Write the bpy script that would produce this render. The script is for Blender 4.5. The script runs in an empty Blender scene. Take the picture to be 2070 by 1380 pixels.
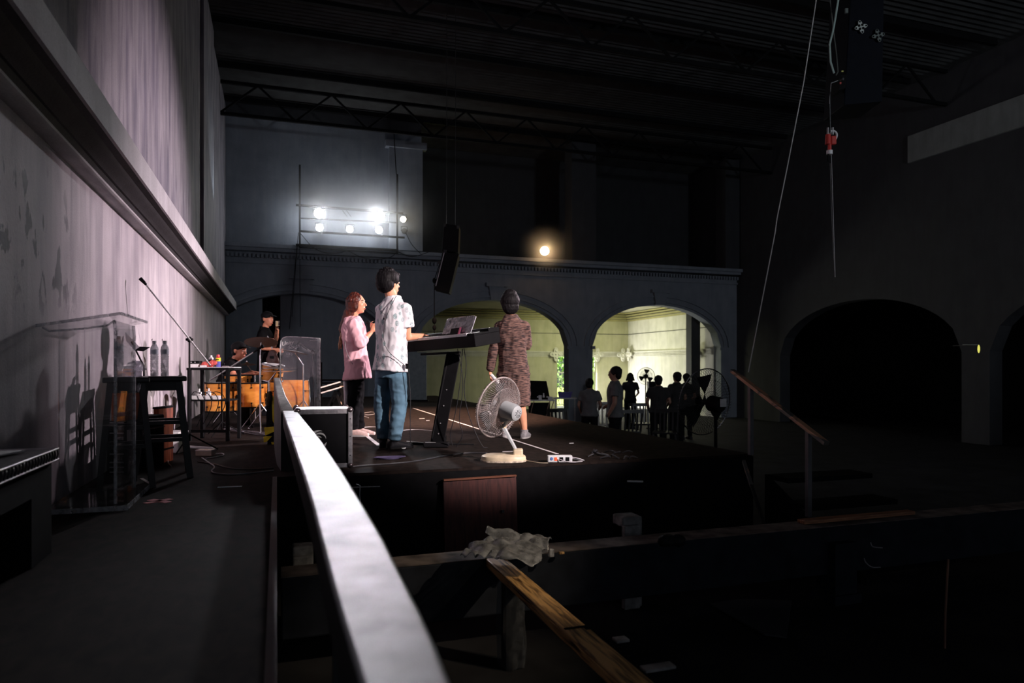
import bpy, bmesh, math, random
from mathutils import Vector, Matrix, noise
random.seed(7)
PI = math.pi
SC = bpy.context.scene
COL = SC.collection
# ------------------------------------------------------------------ camera, world, light, exposure
FP = 1400.0                       # focal length in pixels of the 2070 px wide frame
TH = math.atan2(475, FP)          # the camera looks this far to the right of the stage axis
CT, ST = math.cos(TH), math.sin(TH)
EYE = 0.78                        # eye height above the stage floor (stage floor is z = 0)
GZ = -0.80                        # hall floor
HZ = 740.0                        # horizon row
cam = bpy.data.objects.new('camera', bpy.data.cameras.new('camera'))
COL.objects.link(cam); SC.camera = cam
cam.location = (0, 0, EYE); cam.rotation_euler = (PI/2, 0, -TH)
cam.data.sensor_width = 36; cam.data.lens = FP/2070*36
cam.data.shift_y = 50/2070; cam.data.clip_start = 0.05; cam.data.clip_end = 300
cam.data.dof.use_dof = True; cam.data.dof.focus_distance = 5.6; cam.data.dof.aperture_fstop = 2.6
w = bpy.data.worlds.new('world'); SC.world = w; w.use_nodes = True
w.node_tree.nodes['Background'].inputs[0].default_value = (0.80, 0.86, 1.0, 1)
w.node_tree.nodes['Background'].inputs[1].default_value = 0.115
SC.view_settings.view_transform = 'Standard'; SC.view_settings.look = 'None'
SC.view_settings.gamma = 1; SC.view_settings.use_curve_mapping = False
SC.view_settings.exposure = 0.32
SC.cycles.max_bounces = 6; SC.cycles.transparent_max_bounces = 24
SC.cycles.caustics_reflective = False; SC.cycles.caustics_refractive = False
SC.cycles.sample_clamp_indirect = 4.0

def aim(o, to):
    o.rotation_euler = (Vector(to)-o.location).to_track_quat('-Z', 'Y').to_euler()
def lamp(name, kind, loc, to, energy, col, size=0.1, cone=60, blend=0.4, parent=None, sy=None):
    d = bpy.data.lights.new(name, kind); d.energy = energy; d.color = col
    if kind == 'SPOT': d.spot_size = math.radians(cone); d.spot_blend = blend; d.shadow_soft_size = size
    elif kind == 'AREA':
        d.size = size
        if sy: d.shape = 'RECTANGLE'; d.size_y = sy
    elif kind == 'SUN': d.angle = size
    else: d.shadow_soft_size = size
    o = bpy.data.objects.new(name, d); COL.objects.link(o); o.location = loc
    if to is not None: aim(o, to)
    if parent: o.parent = parent
    return o
# front-of-house stage lights out in the hall, to the right of the stage
lamp('stage_spot_light', 'SPOT', (10.5, 10.2, 4.4), (-0.9, 8.3, 1.35), 5600, (1.0, .80, .88), .07, 35, .85)
lamp('stage_spot_light', 'SPOT', (6.2, -0.9, 3.9), (1.35, 6.7, 1.0), 5200, (1.0, .85, .84), .08, 25, .5)
lamp('added_rail_spot', 'SPOT', (4.6, .2, 3.2), (1.15, 3.45, -.3), 420, (1.0, .80, .58), .05, 15, 1.0)  # added warm spot that brightens the wooden handrail
lamp('stage_spot_light', 'SPOT', (2.42, 17.5, 4.54), (-.05, 2.1, .55), 1150, (.95, .93, 1.0), .15, 20, .8)
lamp('stage_spot_light', 'SPOT', (.98, 17.5, 4.50), (.10, 1.0, .45), 1150, (.95, .93, 1.0), .13, 12, .7)
lamp('warm_pool_light', 'SPOT', (3.6, 7.8, 6.56), (2.2, 10.5, 0), 6500, (1.0, .62, .45), .12, 40, .8)
# added spot behind the camera that lifts the dark far half of the hall
lamp('added_hall_fill', 'SPOT', (9.0, -3.5, 3.0), (8.3, 18, 4.9), 620, (.86, .93, 1.0), .5, 64, .6)
# daylight through the balcony doorway, with added fill lamps
lamp('doorway_daylight', 'AREA', (10.75, 23.7, -.1), (12.6, 20.4, -.3), 125, (1.0, .98, .93), 1.5, sy=1.3)
lamp('added_room_fill', 'AREA', (9.6, 20.6, 2.3), (11.5, 22.5, -.2), 70, (.98, 1.0, .62), 1.2, sy=1.2)  # added yellowish fill inside the side room, no window stands here
lamp('added_balcony_fill', 'AREA', (10.7, 25.1, 2.6), (10.7, 25.0, 0), 90, (1.0, 1.0, 1.0), 3.0, sy=1.0)  # added area lamp over the balcony, brightens the white railing
lamp('daylight', 'SUN', (12, 30, 12), (10, 36, 0), 22.0, (1.0, .97, .9), .02)

# ------------------------------------------------------------------ pixel <-> place
def WD(px, py, d):                # the place seen at (px, py) at camera depth d
    x = (px-1035)/FP*d
    return Vector((x*CT+d*ST, -x*ST+d*CT, EYE-(py-HZ)/FP*d))
def WZ(px, py, z=0.0):            # on the level z
    return WD(px, py, FP*(EYE-z)/(py-HZ))
class Q:                          # camera-aligned local frame standing at (px, depth) on level z
    def __init__(s, px, d, z=0.0):
        s.d, s.z = d, z; s.x0 = (px-1035)/FP*d
        p = WD(px, HZ, d); s.loc = (p.x, p.y, z); s.rz = -TH
    def __call__(s, px, py, dy=0.0):
        D = s.d+dy
        return Vector(((px-1035)/FP*D-s.x0, dy, EYE-(py-HZ)/FP*D-s.z))

# ------------------------------------------------------------------ materials
MATS = {}
def _nt(name):
    m = bpy.data.materials.new(name); m.use_nodes = True
    nt = m.node_tree; return m, nt, nt.nodes['Principled BSDF']
def mat(name, col, rough=.55, metal=0.0, var=.18, scale=12, bump=0.0, spec=.5, stretch=None, emit=None, es=0):
    if name in MATS: return MATS[name]
    m, nt, b = _nt(name); N = nt.nodes; L = nt.links
    b.inputs['Roughness'].default_value = rough; b.inputs['Metallic'].default_value = metal
    b.inputs['Specular IOR Level'].default_value = spec
    tc = N.new('ShaderNodeTexCoord'); mp = N.new('ShaderNodeMapping')
    if stretch: mp.inputs['Scale'].default_value = stretch
    L.new(tc.outputs['Object'], mp.inputs[0])
    nz = N.new('ShaderNodeTexNoise'); nz.inputs['Scale'].default_value = scale; nz.inputs['Detail'].default_value = 5
    L.new(mp.outputs[0], nz.inputs['Vector'])
    rp = N.new('ShaderNodeValToRGB'); e = rp.color_ramp.elements
    e[0].position = .3; e[1].position = .7
    e[0].color = (*[c*(1-var) for c in col], 1); e[1].color = (*[min(1, c*(1+var)) for c in col], 1)
    L.new(nz.outputs['Fac'], rp.inputs[0]); L.new(rp.outputs[0], b.inputs['Base Color'])
    if bump:
        bp = N.new('ShaderNodeBump'); bp.inputs['Strength'].default_value = bump; bp.inputs['Distance'].default_value = .01
        L.new(nz.outputs['Fac'], bp.inputs['Height']); L.new(bp.outputs[0], b.inputs['Normal'])
    if emit: b.inputs['Emission Color'].default_value = (*emit, 1); b.inputs['Emission Strength'].default_value = es
    MATS[name] = m; return m
def clear(name, tint=(.9, .92, .93), haze=.06, gloss=.12, rough=.03, edge=.5, crinkle=0.0):
    """thin clear plastic: passes light, with a Fresnel sheen and a little milky scatter"""
    if name in MATS: return MATS[name]
    m, nt, b = _nt(name); N = nt.nodes; L = nt.links; N.remove(b)
    out = N['Material Output']
    t = N.new('ShaderNodeBsdfTransparent'); t.inputs[0].default_value = (*tint, 1)
    d = N.new('ShaderNodeBsdfDiffuse'); d.inputs[0].default_value = (.75, .77, .8, 1)
    g = N.new('ShaderNodeBsdfGlossy'); g.inputs['Roughness'].default_value = rough
    nz = N.new('ShaderNodeTexNoise'); nz.inputs['Scale'].default_value = 26; nz.inputs['Detail'].default_value = 6
    tc = N.new('ShaderNodeTexCoord'); L.new(tc.outputs['Object'], nz.inputs['Vector'])
    mr = N.new('ShaderNodeMapRange'); mr.inputs[1].default_value = .3; mr.inputs[2].default_value = .75
    mr.inputs[3].default_value = haze*.35; mr.inputs[4].default_value = haze*1.7
    L.new(nz.outputs['Fac'], mr.inputs[0])
    m1 = N.new('ShaderNodeMixShader'); L.new(mr.outputs[0], m1.inputs[0]); L.new(t.outputs[0], m1.inputs[1]); L.new(d.outputs[0], m1.inputs[2])
    lw = N.new('ShaderNodeLayerWeight'); lw.inputs[0].default_value = edge
    mu = N.new('ShaderNodeMapRange'); mu.inputs[3].default_value = gloss*.5; mu.inputs[4].default_value = min(1, gloss*4)
    L.new(lw.outputs['Fresnel'], mu.inputs[0])
    m2 = N.new('ShaderNodeMixShader'); L.new(mu.outputs[0], m2.inputs[0]); L.new(m1.outputs[0], m2.inputs[1]); L.new(g.outputs[0], m2.inputs[2])
    if crinkle:
        bp = N.new('ShaderNodeBump'); bp.inputs['Strength'].default_value = crinkle; bp.inputs['Distance'].default_value = .02
        L.new(nz.outputs['Fac'], bp.inputs['Height']); L.new(bp.outputs[0], g.inputs['Normal']); L.new(bp.outputs[0], d.inputs['Normal'])
    L.new(m2.outputs[0], out.inputs[0]); MATS[name] = m; return m
def emis(name, col, s):
    if name in MATS: return MATS[name]
    m, nt, b = _nt(name); b.inputs['Base Color'].default_value = (.1, .1, .1, 1)
    b.inputs['Emission Color'].default_value = (*col, 1); b.inputs['Emission Strength'].default_value = s
    MATS[name] = m; return m
def plaster(name, base, dark, streak=.5, chips=None, rough=.75, sheet=0.0):
    """painted plaster with vertical drip stains; chips = (zlo, zhi, ylo, yhi) zone with flaked paint"""
    m, nt, b = _nt(name); N = nt.nodes; L = nt.links
    b.inputs['Roughness'].default_value = rough; b.inputs['Specular IOR Level'].default_value = .3
    tc = N.new('ShaderNodeTexCoord')
    def nse(sc, detail, stretch, dist=0):
        mp = N.new('ShaderNodeMapping'); mp.inputs['Scale'].default_value = stretch; L.new(tc.outputs['Object'], mp.inputs[0])
        n = N.new('ShaderNodeTexNoise'); n.inputs['Scale'].default_value = sc; n.inputs['Detail'].default_value = detail
        n.inputs['Distortion'].default_value = dist; L.new(mp.outputs[0], n.inputs['Vector']); return n.outputs['Fac']
    def ramp(src, a, c, ca, cc):
        r = N.new('ShaderNodeValToRGB'); e = r.color_ramp.elements; e[0].position = a; e[1].position = c
        e[0].color = (*ca, 1); e[1].color = (*cc, 1); L.new(src, r.inputs[0]); return r.outputs[0]
    def mul(a, c, f=1.0):
        x = N.new('ShaderNodeMix'); x.data_type = 'RGBA'; x.blend_type = 'MULTIPLY'; x.inputs[0].default_value = f
        L.new(a, x.inputs[6]); L.new(c, x.inputs[7]); return x.outputs[2]
    one = (1, 1, 1); c0 = ramp(nse(3, 6, (1, 1, 1)), .3, .7, [k*.82 for k in base], base)
    s1 = ramp(nse(3.2, 8, (2.0, 2.0, .32), .5), .34, .62, [1-streak*(1-k) for k in dark], one)
    s2 = ramp(nse(14, 4, (1, 1, .05)), .3, .7, (1-streak*.12,)*3, one)
    out = mul(mul(c0, s1), s2)
    g = ramp(nse(120, 2, (1, 1, 1)), .35, .65, (.86,)*3, one); out = mul(out, g)
    if chips:
        fl = ramp(nse(7, 8, (1, 1, .5), .3), .575, .60, one, (.10, .11, .14))
        fac = N.new('ShaderNodeSeparateXYZ'); L.new(tc.outputs['Object'], fac.inputs[0])
        def band(o, lo, hi, soft):
            a = N.new('ShaderNodeMapRange'); a.inputs[1].default_value = lo; a.inputs[2].default_value = lo+soft; L.new(o, a.inputs[0])
            c = N.new('ShaderNodeMapRange'); c.inputs[1].default_value = hi; c.inputs[2].default_value = hi-soft; L.new(o, c.inputs[0])
            q = N.new('ShaderNodeMath'); q.operation = 'MULTIPLY'; L.new(a.outputs[0], q.inputs[0]); L.new(c.outputs[0], q.inputs[1]); return q.outputs[0]
        q = N.new('ShaderNodeMath'); q.operation = 'MULTIPLY'
        L.new(band(fac.outputs[2], chips[0], chips[1], .25), q.inputs[0]); L.new(band(fac.outputs[1], chips[2], chips[3], .7), q.inputs[1])
        x = N.new('ShaderNodeMix'); x.data_type = 'RGBA'; x.blend_type = 'MULTIPLY'
        L.new(q.outputs[0], x.inputs[0]); L.new(out, x.inputs[6]); L.new(fl, x.inputs[7]); out = x.outputs[2]
    L.new(out, b.inputs['Base Color'])
    bp = N.new('ShaderNodeBump'); bp.inputs['Strength'].default_value = .25; bp.inputs['Distance'].default_value = .01
    L.new(nse(60, 5, (1, 1, .6)), bp.inputs['Height']); L.new(bp.outputs[0], b.inputs['Normal'])
    MATS[name] = m; return m
def wood(name, c1, c2, stretch=(1, 12, 12), scale=3, rough=.4, lo=.35, hi=.62):
    if name in MATS: return MATS[name]
    m, nt, b = _nt(name); N = nt.nodes; L = nt.links; b.inputs['Roughness'].default_value = rough
    tc = N.new('ShaderNodeTexCoord'); mp = N.new('ShaderNodeMapping'); mp.inputs['Scale'].default_value = stretch
    L.new(tc.outputs['Object'], mp.inputs[0])
    n = N.new('ShaderNodeTexNoise'); n.inputs['Scale'].default_value = scale; n.inputs['Detail'].default_value = 8; n.inputs['Distortion'].default_value = .6
    L.new(mp.outputs[0], n.inputs['Vector'])
    r = N.new('ShaderNodeValToRGB'); e = r.color_ramp.elements; e[0].position = lo; e[1].position = hi
    e[0].color = (*c1, 1); e[1].color = (*c2, 1); L.new(n.outputs['Fac'], r.inputs[0]); L.new(r.outputs[0], b.inputs['Base Color'])
    bp = N.new('ShaderNodeBump'); bp.inputs['Strength'].default_value = .2; L.new(n.outputs['Fac'], bp.inputs['Height']); L.new(bp.outputs[0], b.inputs['Normal'])
    MATS[name] = m; return m
BLK = mat('black_paint', (.006, .006, .007), .7, spec=.10)
BLKM = mat('matte_black', (.010, .010, .011), .9, spec=.05)
STEEL = mat('dark_steel', (.03, .03, .033), .5, .4)
CHROME = mat('chrome', (.62, .62, .65), .22, 1.0, .05)
ALU = mat('worn_aluminium', (.55, .53, .55), .42, .8, .25, 30)
WHITE = mat('white_plastic', (.78, .76, .78), .45, var=.06)
RUB = mat('black_rubber', (.009, .009, .010), .7, spec=.2)
PAPER = mat('paper', (.8, .78, .8), .7, var=.04)

# ------------------------------------------------------------------ mesh collecting
def V(*a): return Vector(a)
def perp(d):
    d = d.normalized(); a = Vector((0, 0, 1)) if abs(d.z) < .9 else Vector((1, 0, 0))
    u = d.cross(a).normalized(); return u, d.cross(u).normalized()
class G:
    def __init__(s): s.v = []; s.f = []
    def add(s, vs, fs):
        o = len(s.v); s.v += [tuple(p) for p in vs]; s.f += [tuple(i+o for i in f) for f in fs]; return s
    def box(s, c, d, R=None):
        c = Vector(c); h = Vector(d)/2; vs = []
        for x in (-1, 1):
            for y in (-1, 1):
                for z in (-1, 1):
                    p = Vector((x*h.x, y*h.y, z*h.z)); vs.append(c+(R @ p if R else p))
        return s.add(vs, [(0, 1, 3, 2), (4, 6, 7, 5), (0, 4, 5, 1), (2, 3, 7, 6), (0, 2, 6, 4), (1, 5, 7, 3)])
    def bx(s, x0, x1, y0, y1, z0, z1): return s.box(((x0+x1)/2, (y0+y1)/2, (z0+z1)/2), (x1-x0, y1-y0, z1-z0))
    def hexa(s, p):               # 8 points: bottom 4 round, top 4 round
        return s.add(p, [(3, 2, 1, 0), (4, 5, 6, 7), (0, 1, 5, 4), (1, 2, 6, 5), (2, 3, 7, 6), (3, 0, 4, 7)])
    def bar(s, a, b, wd, ht, up=(0, 0, 1)):
        a, b = Vector(a), Vector(b); d = (b-a).normalized(); u = Vector(up)
        x = d.cross(u)
        if x.length < 1e-4: x = d.cross(Vector((1, 0, 0)))
        x.normalize(); y = x.cross(d).normalized(); x *= wd/2; y *= ht/2
        return s.hexa([a-x-y, a+x-y, b+x-y, b-x-y, a-x+y, a+x+y, b+x+y, b-x+y])
    def loft(s, rings, n=16, cap=True, p=2.0):
        """rings: (centre, axis_u, axis_v) with axes as half-size vectors"""
        vs = []
        for c, u, v in rings:
            for i in range(n):
                a = 2*PI*i/n; cc, sn = math.cos(a), math.sin(a)
                if p != 2.0:
                    cc = math.copysign(abs(cc)**(2/p), cc); sn = math.copysign(abs(sn)**(2/p), sn)
                vs.append(Vector(c)+Vector(u)*cc+Vector(v)*sn)
        fs = []
        for k in range(len(rings)-1):
            for i in range(n):
                j = (i+1) % n; fs.append((k*n+i, k*n+j, (k+1)*n+j, (k+1)*n+i))
        if cap: fs.append(tuple(range(n))[::-1]); fs.append(tuple((len(rings)-1)*n+i for i in range(n)))
        return s.add(vs, fs)
    def cyl(s, a, b, r0, r1=None, n=16, cap=True):
        a, b = Vector(a), Vector(b); r1 = r0 if r1 is None else r1; u, v = perp(b-a)
        return s.loft([(a, u*r0, v*r0), (b, u*r1, v*r1)], n, cap)
    def lathe(s, o, ax, prof, n=24):
        """prof: (distance along the axis, radius)"""
        o, ax = Vector(o), Vector(ax).normalized(); u, v = perp(ax)
        return s.loft([(o+ax*h, u*max(r, 1e-4), v*max(r, 1e-4)) for h, r in prof], n)
    def cap(s, a, b, r0, r1=None, n=12):
        a, b = Vector(a), Vector(b); r1 = r0 if r1 is None else r1; d = (b-a)
        if d.length < 1e-5: d = Vector((0, 0, 1e-4))
        L = d.length; d.normalize(); u, v = perp(d); rings = []
        for t in (-88, -60, -30, 0):
            k = math.radians(t); rings.append((a+d*r0*math.sin(k), u*r0*math.cos(k), v*r0*math.cos(k)))
        for t in (0, 30, 60, 88):
            k = math.radians(t); rings.append((b+d*r1*math.sin(k), u*r1*math.cos(k), v*r1*math.cos(k)))
        return s.loft(rings, n)
    def ell(s, c, ax, ay, az, n=16, m=9):
        c = Vector(c); rings = []
        for i in range(m):
            t = -PI/2+PI*(i+.04*(i == 0)-.04*(i == m-1))/(m-1)
            rings.append((c+Vector(az)*math.sin(t), Vector(ax)*max(math.cos(t), .03), Vector(ay)*max(math.cos(t), .03)))
        return s.loft(rings, n)
    def sph(s, c, r, n=12): return s.ell(c, (r, 0, 0), (0, r, 0), (0, 0, r), n, 7)
    def tube(s, pts, r, n=8, smooth=0, cap=True):
        P = [Vector(p) for p in pts]
        for _ in range(smooth):
            O = [P[0]]
            for a, b in zip(P, P[1:]): O += [a.lerp(b, .25), a.lerp(b, .75)]
            P = O+[P[-1]]
        rings = []; u = None
        for i, p in enumerate(P):
            d = (P[min(i+1, len(P)-1)]-P[max(i-1, 0)])
            if d.length < 1e-6: d = Vector((0, 0, 1))
            d.normalize()
            if u is None: u, v = perp(d)
            else:
                u = (u-d*u.dot(d))
                u = u.normalized() if u.length > 1e-5 else perp(d)[0]
                v = d.cross(u).normalized()
            rr = r[i] if isinstance(r, (list, tuple)) else r
            rings.append((p, u*rr, v*rr))
        return s.loft(rings, n, cap)
    def prism(s, pts, nrm):
        """flat outline given thickness by the vector nrm"""
        P = [Vector(p) for p in pts]; n = len(P); nrm = Vector(nrm)
        return s.add(P+[p+nrm for p in P], [tuple(range(n))[::-1], tuple(n+i for i in range(n))]+[(i, (i+1) % n, n+(i+1) % n, n+i) for i in range(n)])
    def torus(s, c, ax, R, r, n=40, m=6, a0=0, a1=2*PI, ratio=1.0):
        c, ax = Vector(c), Vector(ax).normalized(); u, v = perp(ax)
        full = abs(a1-a0-2*PI) < 1e-4; pts = []
        vs = []; k = n if full else n+1
        for i in range(k):
            a = a0+(a1-a0)*i/n; rd = u*math.cos(a)+v*math.sin(a)*ratio; p = c+rd*R; rn = rd.normalized()
            for j in range(m):
                b = 2*PI*j/m; vs.append(p+rn*r*math.cos(b)+ax*r*math.sin(b))
        fs = []
        for i in range(k if full else k-1):
            for j in range(m):
                i2 = (i+1) % k; j2 = (j+1) % m; fs.append((i*m+j, i2*m+j, i2*m+j2, i*m+j2))
        return s.add(vs, fs)
    def mesh(s, name='m'):
        me = bpy.data.meshes.new(name); me.from_pydata(s.v, [], s.f); me.update()
        bm = bmesh.new(); bm.from_mesh(me); bmesh.ops.recalc_face_normals(bm, faces=bm.faces); bm.to_mesh(me); bm.free(); return me
    def build(s, name, m, parent=None, smooth=True, bevel=0, sub=0):
        me = s.mesh(name); return link(name, me, m, parent, smooth, bevel, sub)
def link(name, me, m, parent=None, smooth=True, bevel=0, sub=0):
    o = bpy.data.objects.new(name, me); COL.objects.link(o); o.data.materials.append(m)
    if smooth:
        for p in me.polygons: p.use_smooth = True
        try: me.set_sharp_from_angle(angle=math.radians(38))
        except Exception: pass
    if bevel:
        b = o.modifiers.new('bevel', 'BEVEL'); b.width = bevel; b.segments = 2; b.limit_method = 'ANGLE'
    if sub: sd = o.modifiers.new('sub', 'SUBSURF'); sd.levels = sub; sd.render_levels = sub
    if parent: o.parent = parent
    return o
def solid(g, name, m, parent=None, vox=.008, it=4, disp=0, freq=14, aniso=(1, 1, 1), cut=None):
    """fuse overlapping closed shapes into one continuous skin"""
    me = g.mesh('tmp'); o = bpy.data.objects.new('tmp', me); COL.objects.link(o)
    r = o.modifiers.new('r', 'REMESH'); r.mode = 'VOXEL'; r.voxel_size = vox
    sm = o.modifiers.new('s', 'SMOOTH'); sm.iterations = it; sm.factor = .5
    dg = bpy.context.evaluated_depsgraph_get(); dg.update()
    me2 = bpy.data.meshes.new_from_object(o.evaluated_get(dg), depsgraph=dg)
    bpy.data.objects.remove(o); bpy.data.meshes.remove(me); me2.name = name
    if disp:
        nr = [v.normal.copy() for v in me2.vertices]
        for v, n in zip(me2.vertices, nr):
            q = Vector((v.co.x*aniso[0], v.co.y*aniso[1], v.co.z*aniso[2]))*freq
            k = noise.noise(q)+.5*noise.noise(q*2.3)
            k = 1-abs(k)*2.2
            v.co += n*disp*k
    me2.materials.clear()
    o = link(name, me2, m, parent, False)
    for p in me2.polygons: p.use_smooth = True
    return o
def tag(o, label=None, cat=None, group=None, kind=None):
    if label: o['label'] = label
    if cat: o['category'] = cat
    if group: o['group'] = group
    if kind: o['kind'] = kind
    return o
def thing(name, label, cat, loc=(0, 0, 0), rz=0, group=None):
    o = bpy.data.objects.new(name, None); COL.objects.link(o); o.empty_display_size = .1
    o.location = loc; o.rotation_euler = (0, 0, rz); return tag(o, label, cat, group)
def struct(name, g, m, smooth=False):
    return tag(g.build(name, m, None, smooth), kind='structure')
def copy_tree(o, parent=None):
    c = o.copy(); COL.objects.link(c)
    if parent: c.parent = parent
    for ch in list(o.children): copy_tree(ch, c)
    return c
def dup(o, loc, rz, label, group=None):
    c = copy_tree(o); c.location = loc; c.rotation_euler = (0, 0, rz); c['label'] = label
    if group: c['group'] = group
    return c

# ================================================================== THE SETTING
XL, XR, YB = -1.2, 13.5, 18.1     # left wall, right wall, back wall
SX, SY = 4.0, 5.15                # stage right edge, stage front edge
CEIL = 7.1
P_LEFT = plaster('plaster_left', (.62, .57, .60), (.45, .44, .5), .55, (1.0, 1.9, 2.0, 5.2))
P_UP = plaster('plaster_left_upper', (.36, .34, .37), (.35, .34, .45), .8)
P_TRIM = plaster('plaster_fascia', (.62, .60, .62), (.6, .6, .6), .3)
P_MOULD = plaster('plaster_dark_moulding', (.045, .042, .046), (.5, .5, .5), .5)
P_BACK = plaster('plaster_back', (.27, .30, .35), (.6, .62, .7), .3)
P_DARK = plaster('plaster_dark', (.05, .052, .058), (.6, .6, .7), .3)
P_ROOM = plaster('plaster_room', (.62, .60, .42), (.7, .72, .55), .35)
P_ROOM2 = plaster('plaster_room_right', (.80, .78, .70), (.7, .72, .6), .35)
M_STAGE = wood('stage_boards', (.011, .0085, .008), (.029, .021, .018), (1.2, .6, 1), 14, .85, .3, .7)
M_STAGE.node_tree.nodes['Principled BSDF'].inputs['Specular IOR Level'].default_value = .05
M_FLOOR = mat('hall_floor', (.022, .022, .024), .7, var=.4, scale=3, spec=.1)
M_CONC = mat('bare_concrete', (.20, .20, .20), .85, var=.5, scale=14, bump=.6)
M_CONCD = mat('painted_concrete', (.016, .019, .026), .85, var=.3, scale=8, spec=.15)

struct('floor', G().bx(-3, 18.6, -5, 24.3, GZ-.1, GZ), M_FLOOR)
struct('stage_platform', G().bx(XL, SX, SY, YB, GZ, 0).bx(XL, -.01, .3, SY, GZ, 0), M_STAGE)
# left wall: lower face, upper face, cornice between
struct('wall_left', G().bx(XL-.3, XL, -1.5, YB, GZ, 2.10), P_LEFT)
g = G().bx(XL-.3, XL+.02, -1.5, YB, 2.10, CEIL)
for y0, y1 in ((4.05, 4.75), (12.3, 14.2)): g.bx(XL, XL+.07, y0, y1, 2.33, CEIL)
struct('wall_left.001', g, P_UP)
struct('trim_1', G().bx(XL, XL+.27, -1.5, YB, 2.14, 2.315), P_TRIM)        # pale fascia
def profile(pts, m, name):
    g = G(); g.prism([(XL+a, -1.5, z) for a, z in pts], (0, YB+1.5, 0)); return struct(name, g, m, True)
profile([(0, 2.03), (.10, 2.03), (.115, 2.06), (.13, 2.06), (.15, 2.085), (.19, 2.10), (.21, 2.13), (.25, 2.14), (.25, 2.16), (0, 2.16)], P_MOULD, 'trim_2')
profile([(0, 2.005), (.085, 2.005), (.10, 2.015), (.10, 2.03), (0, 2.03)], P_TRIM, 'trim_3')

# back wall with three arched openings
def arched_wall(name, x0, x1, y, th, ztop, arches, m, zspring, rise, flip=False):
    """wall in the xz plane at y; arches: (centre, half width)"""
    g = G(); xs = [x0]
    def q(a, z, t): return (y+t, a, z) if flip else (a, y+t, z)
    def slab(a0, a1, z0, z1):
        if flip: g.bx(y, y+th, a0, a1, z0, z1)
        else: g.bx(a0, a1, y, y+th, z0, z1)
    edge = x0
    for c, h in arches:
        l, r = max(c-h, x0), min(c+h, x1)
        if l > edge: slab(edge, l, GZ, ztop)
        edge = r; n = 28; top = zspring+rise+.35
        slab(l, r, top, ztop)
        for i in range(n):                 # the spandrels
            a0 = l+(r-l)*i/n; a1 = l+(r-l)*(i+1)/n
            z0 = zspring+rise*math.sqrt(max(0, 1-((a0-c)/h)**2)); z1 = zspring+rise*math.sqrt(max(0, 1-((a1-c)/h)**2))
            g.hexa([q(a0, z0, 0), q(a1, z1, 0), q(a1, z1, th), q(a0, z0, th), q(a0, top, 0), q(a1, top, 0), q(a1, top, th), q(a0, top, th)])
    if edge < x1: slab(edge, x1, GZ, ztop)
    return struct(name, g, m)
ZS, RISE = EYE+.58, 1.23
arched_wall('wall_back', XL, XR, YB, .35, 3.55, [(.58, 2.17), (5.67, 2.17), (10.76, 2.17)], P_BACK, ZS, RISE)
struct('wall_back.001', G().bx(XL, 3.62, YB+.02, YB+.35, 3.55, 6.9).bx(2.75, 3.62, YB-.13, YB+.02, 3.8, 6.45).bx(2.65, 3.72, YB-.2, YB+.02, 6.45, 6.62), P_BACK)
g = G().bx(7.85, 8.6, YB-.2, YB+.3, 3.75, CEIL).bx(12.95, 13.45, YB-.2, YB+.3, 3.75, CEIL)      # gallery columns
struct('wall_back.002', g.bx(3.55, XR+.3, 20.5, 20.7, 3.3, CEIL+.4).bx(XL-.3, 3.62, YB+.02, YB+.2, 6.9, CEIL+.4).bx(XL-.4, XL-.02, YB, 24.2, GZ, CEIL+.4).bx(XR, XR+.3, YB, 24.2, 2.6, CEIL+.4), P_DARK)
struct('wall_back.004', G().bx(XR+4.5, XR+4.7, -3, 24.2, GZ, 5).bx(XR, XR+4.6, 24, 24.2, GZ, 5).bx(XR, XR+4.6, -3, -2.8, GZ, 5), BLKM)
struct('ceiling.002', G().bx(XR+.2, XR+4.7, -3, 24.2, 4.9, 5.0), P_DARK)
# back cornice with dentils, arch bands, keystones
g = G().bx(XL, XR, YB-.30, YB, 3.66, 3.75).bx(XL, XR, YB-.22, YB, 3.58, 3.66).bx(XL, XR, YB-.06, YB, 3.30, 3.36)
for i in range(150): g.bx(XL+.05+i*.098, XL+.10+i*.098, YB-.09, YB, 3.44, 3.53)
struct('trim_4', g, P_BACK)
g = G()
for c in (.58, 5.67, 10.76):
    for R0, t in ((0.10, .05), (.26, .04)):
        pts = []
        for i in range(41):
            a = PI*i/40; pts.append((c+math.cos(a)*(2.17+R0), ZS+math.sin(a)*(RISE+R0)))
        for (xa, za), (xb, zb) in zip(pts, pts[1:]):
            if min(xa, xb) > XL: g.bar((xa, YB-.02, za), (xb, YB-.02, zb), .06, t)
    g.prism([(c-.16, YB-.1, ZS+RISE), (c+.16, YB-.1, ZS+RISE), (c+.22, YB-.1, ZS+RISE+.4), (c-.22, YB-.1, ZS+RISE+.4)], (0, .1, 0))
    g.bx(c-.3, c+.3, YB-.14, YB, ZS+RISE+.36, ZS+RISE+.46)
for x in (2.75, 3.5, 7.84, 8.59, 12.93): g.bx(x-.06, x+.06, YB-.05, YB, ZS-.09, ZS)
struct('trim_5', g, P_BACK)
# first arch is closed by a grey panel set back in the opening
struct('wall_back.003', G().bx(.08, 2.80, YB+.36, YB+.42, GZ, ZS+RISE+.1).bx(XL, -.35, YB+.36, YB+.42, GZ, ZS+RISE+.1), P_BACK)
struct('wall_back.005', G().bx(-.6, .3, YB+1.4, YB+1.5, GZ, 4), BLKM)
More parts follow.
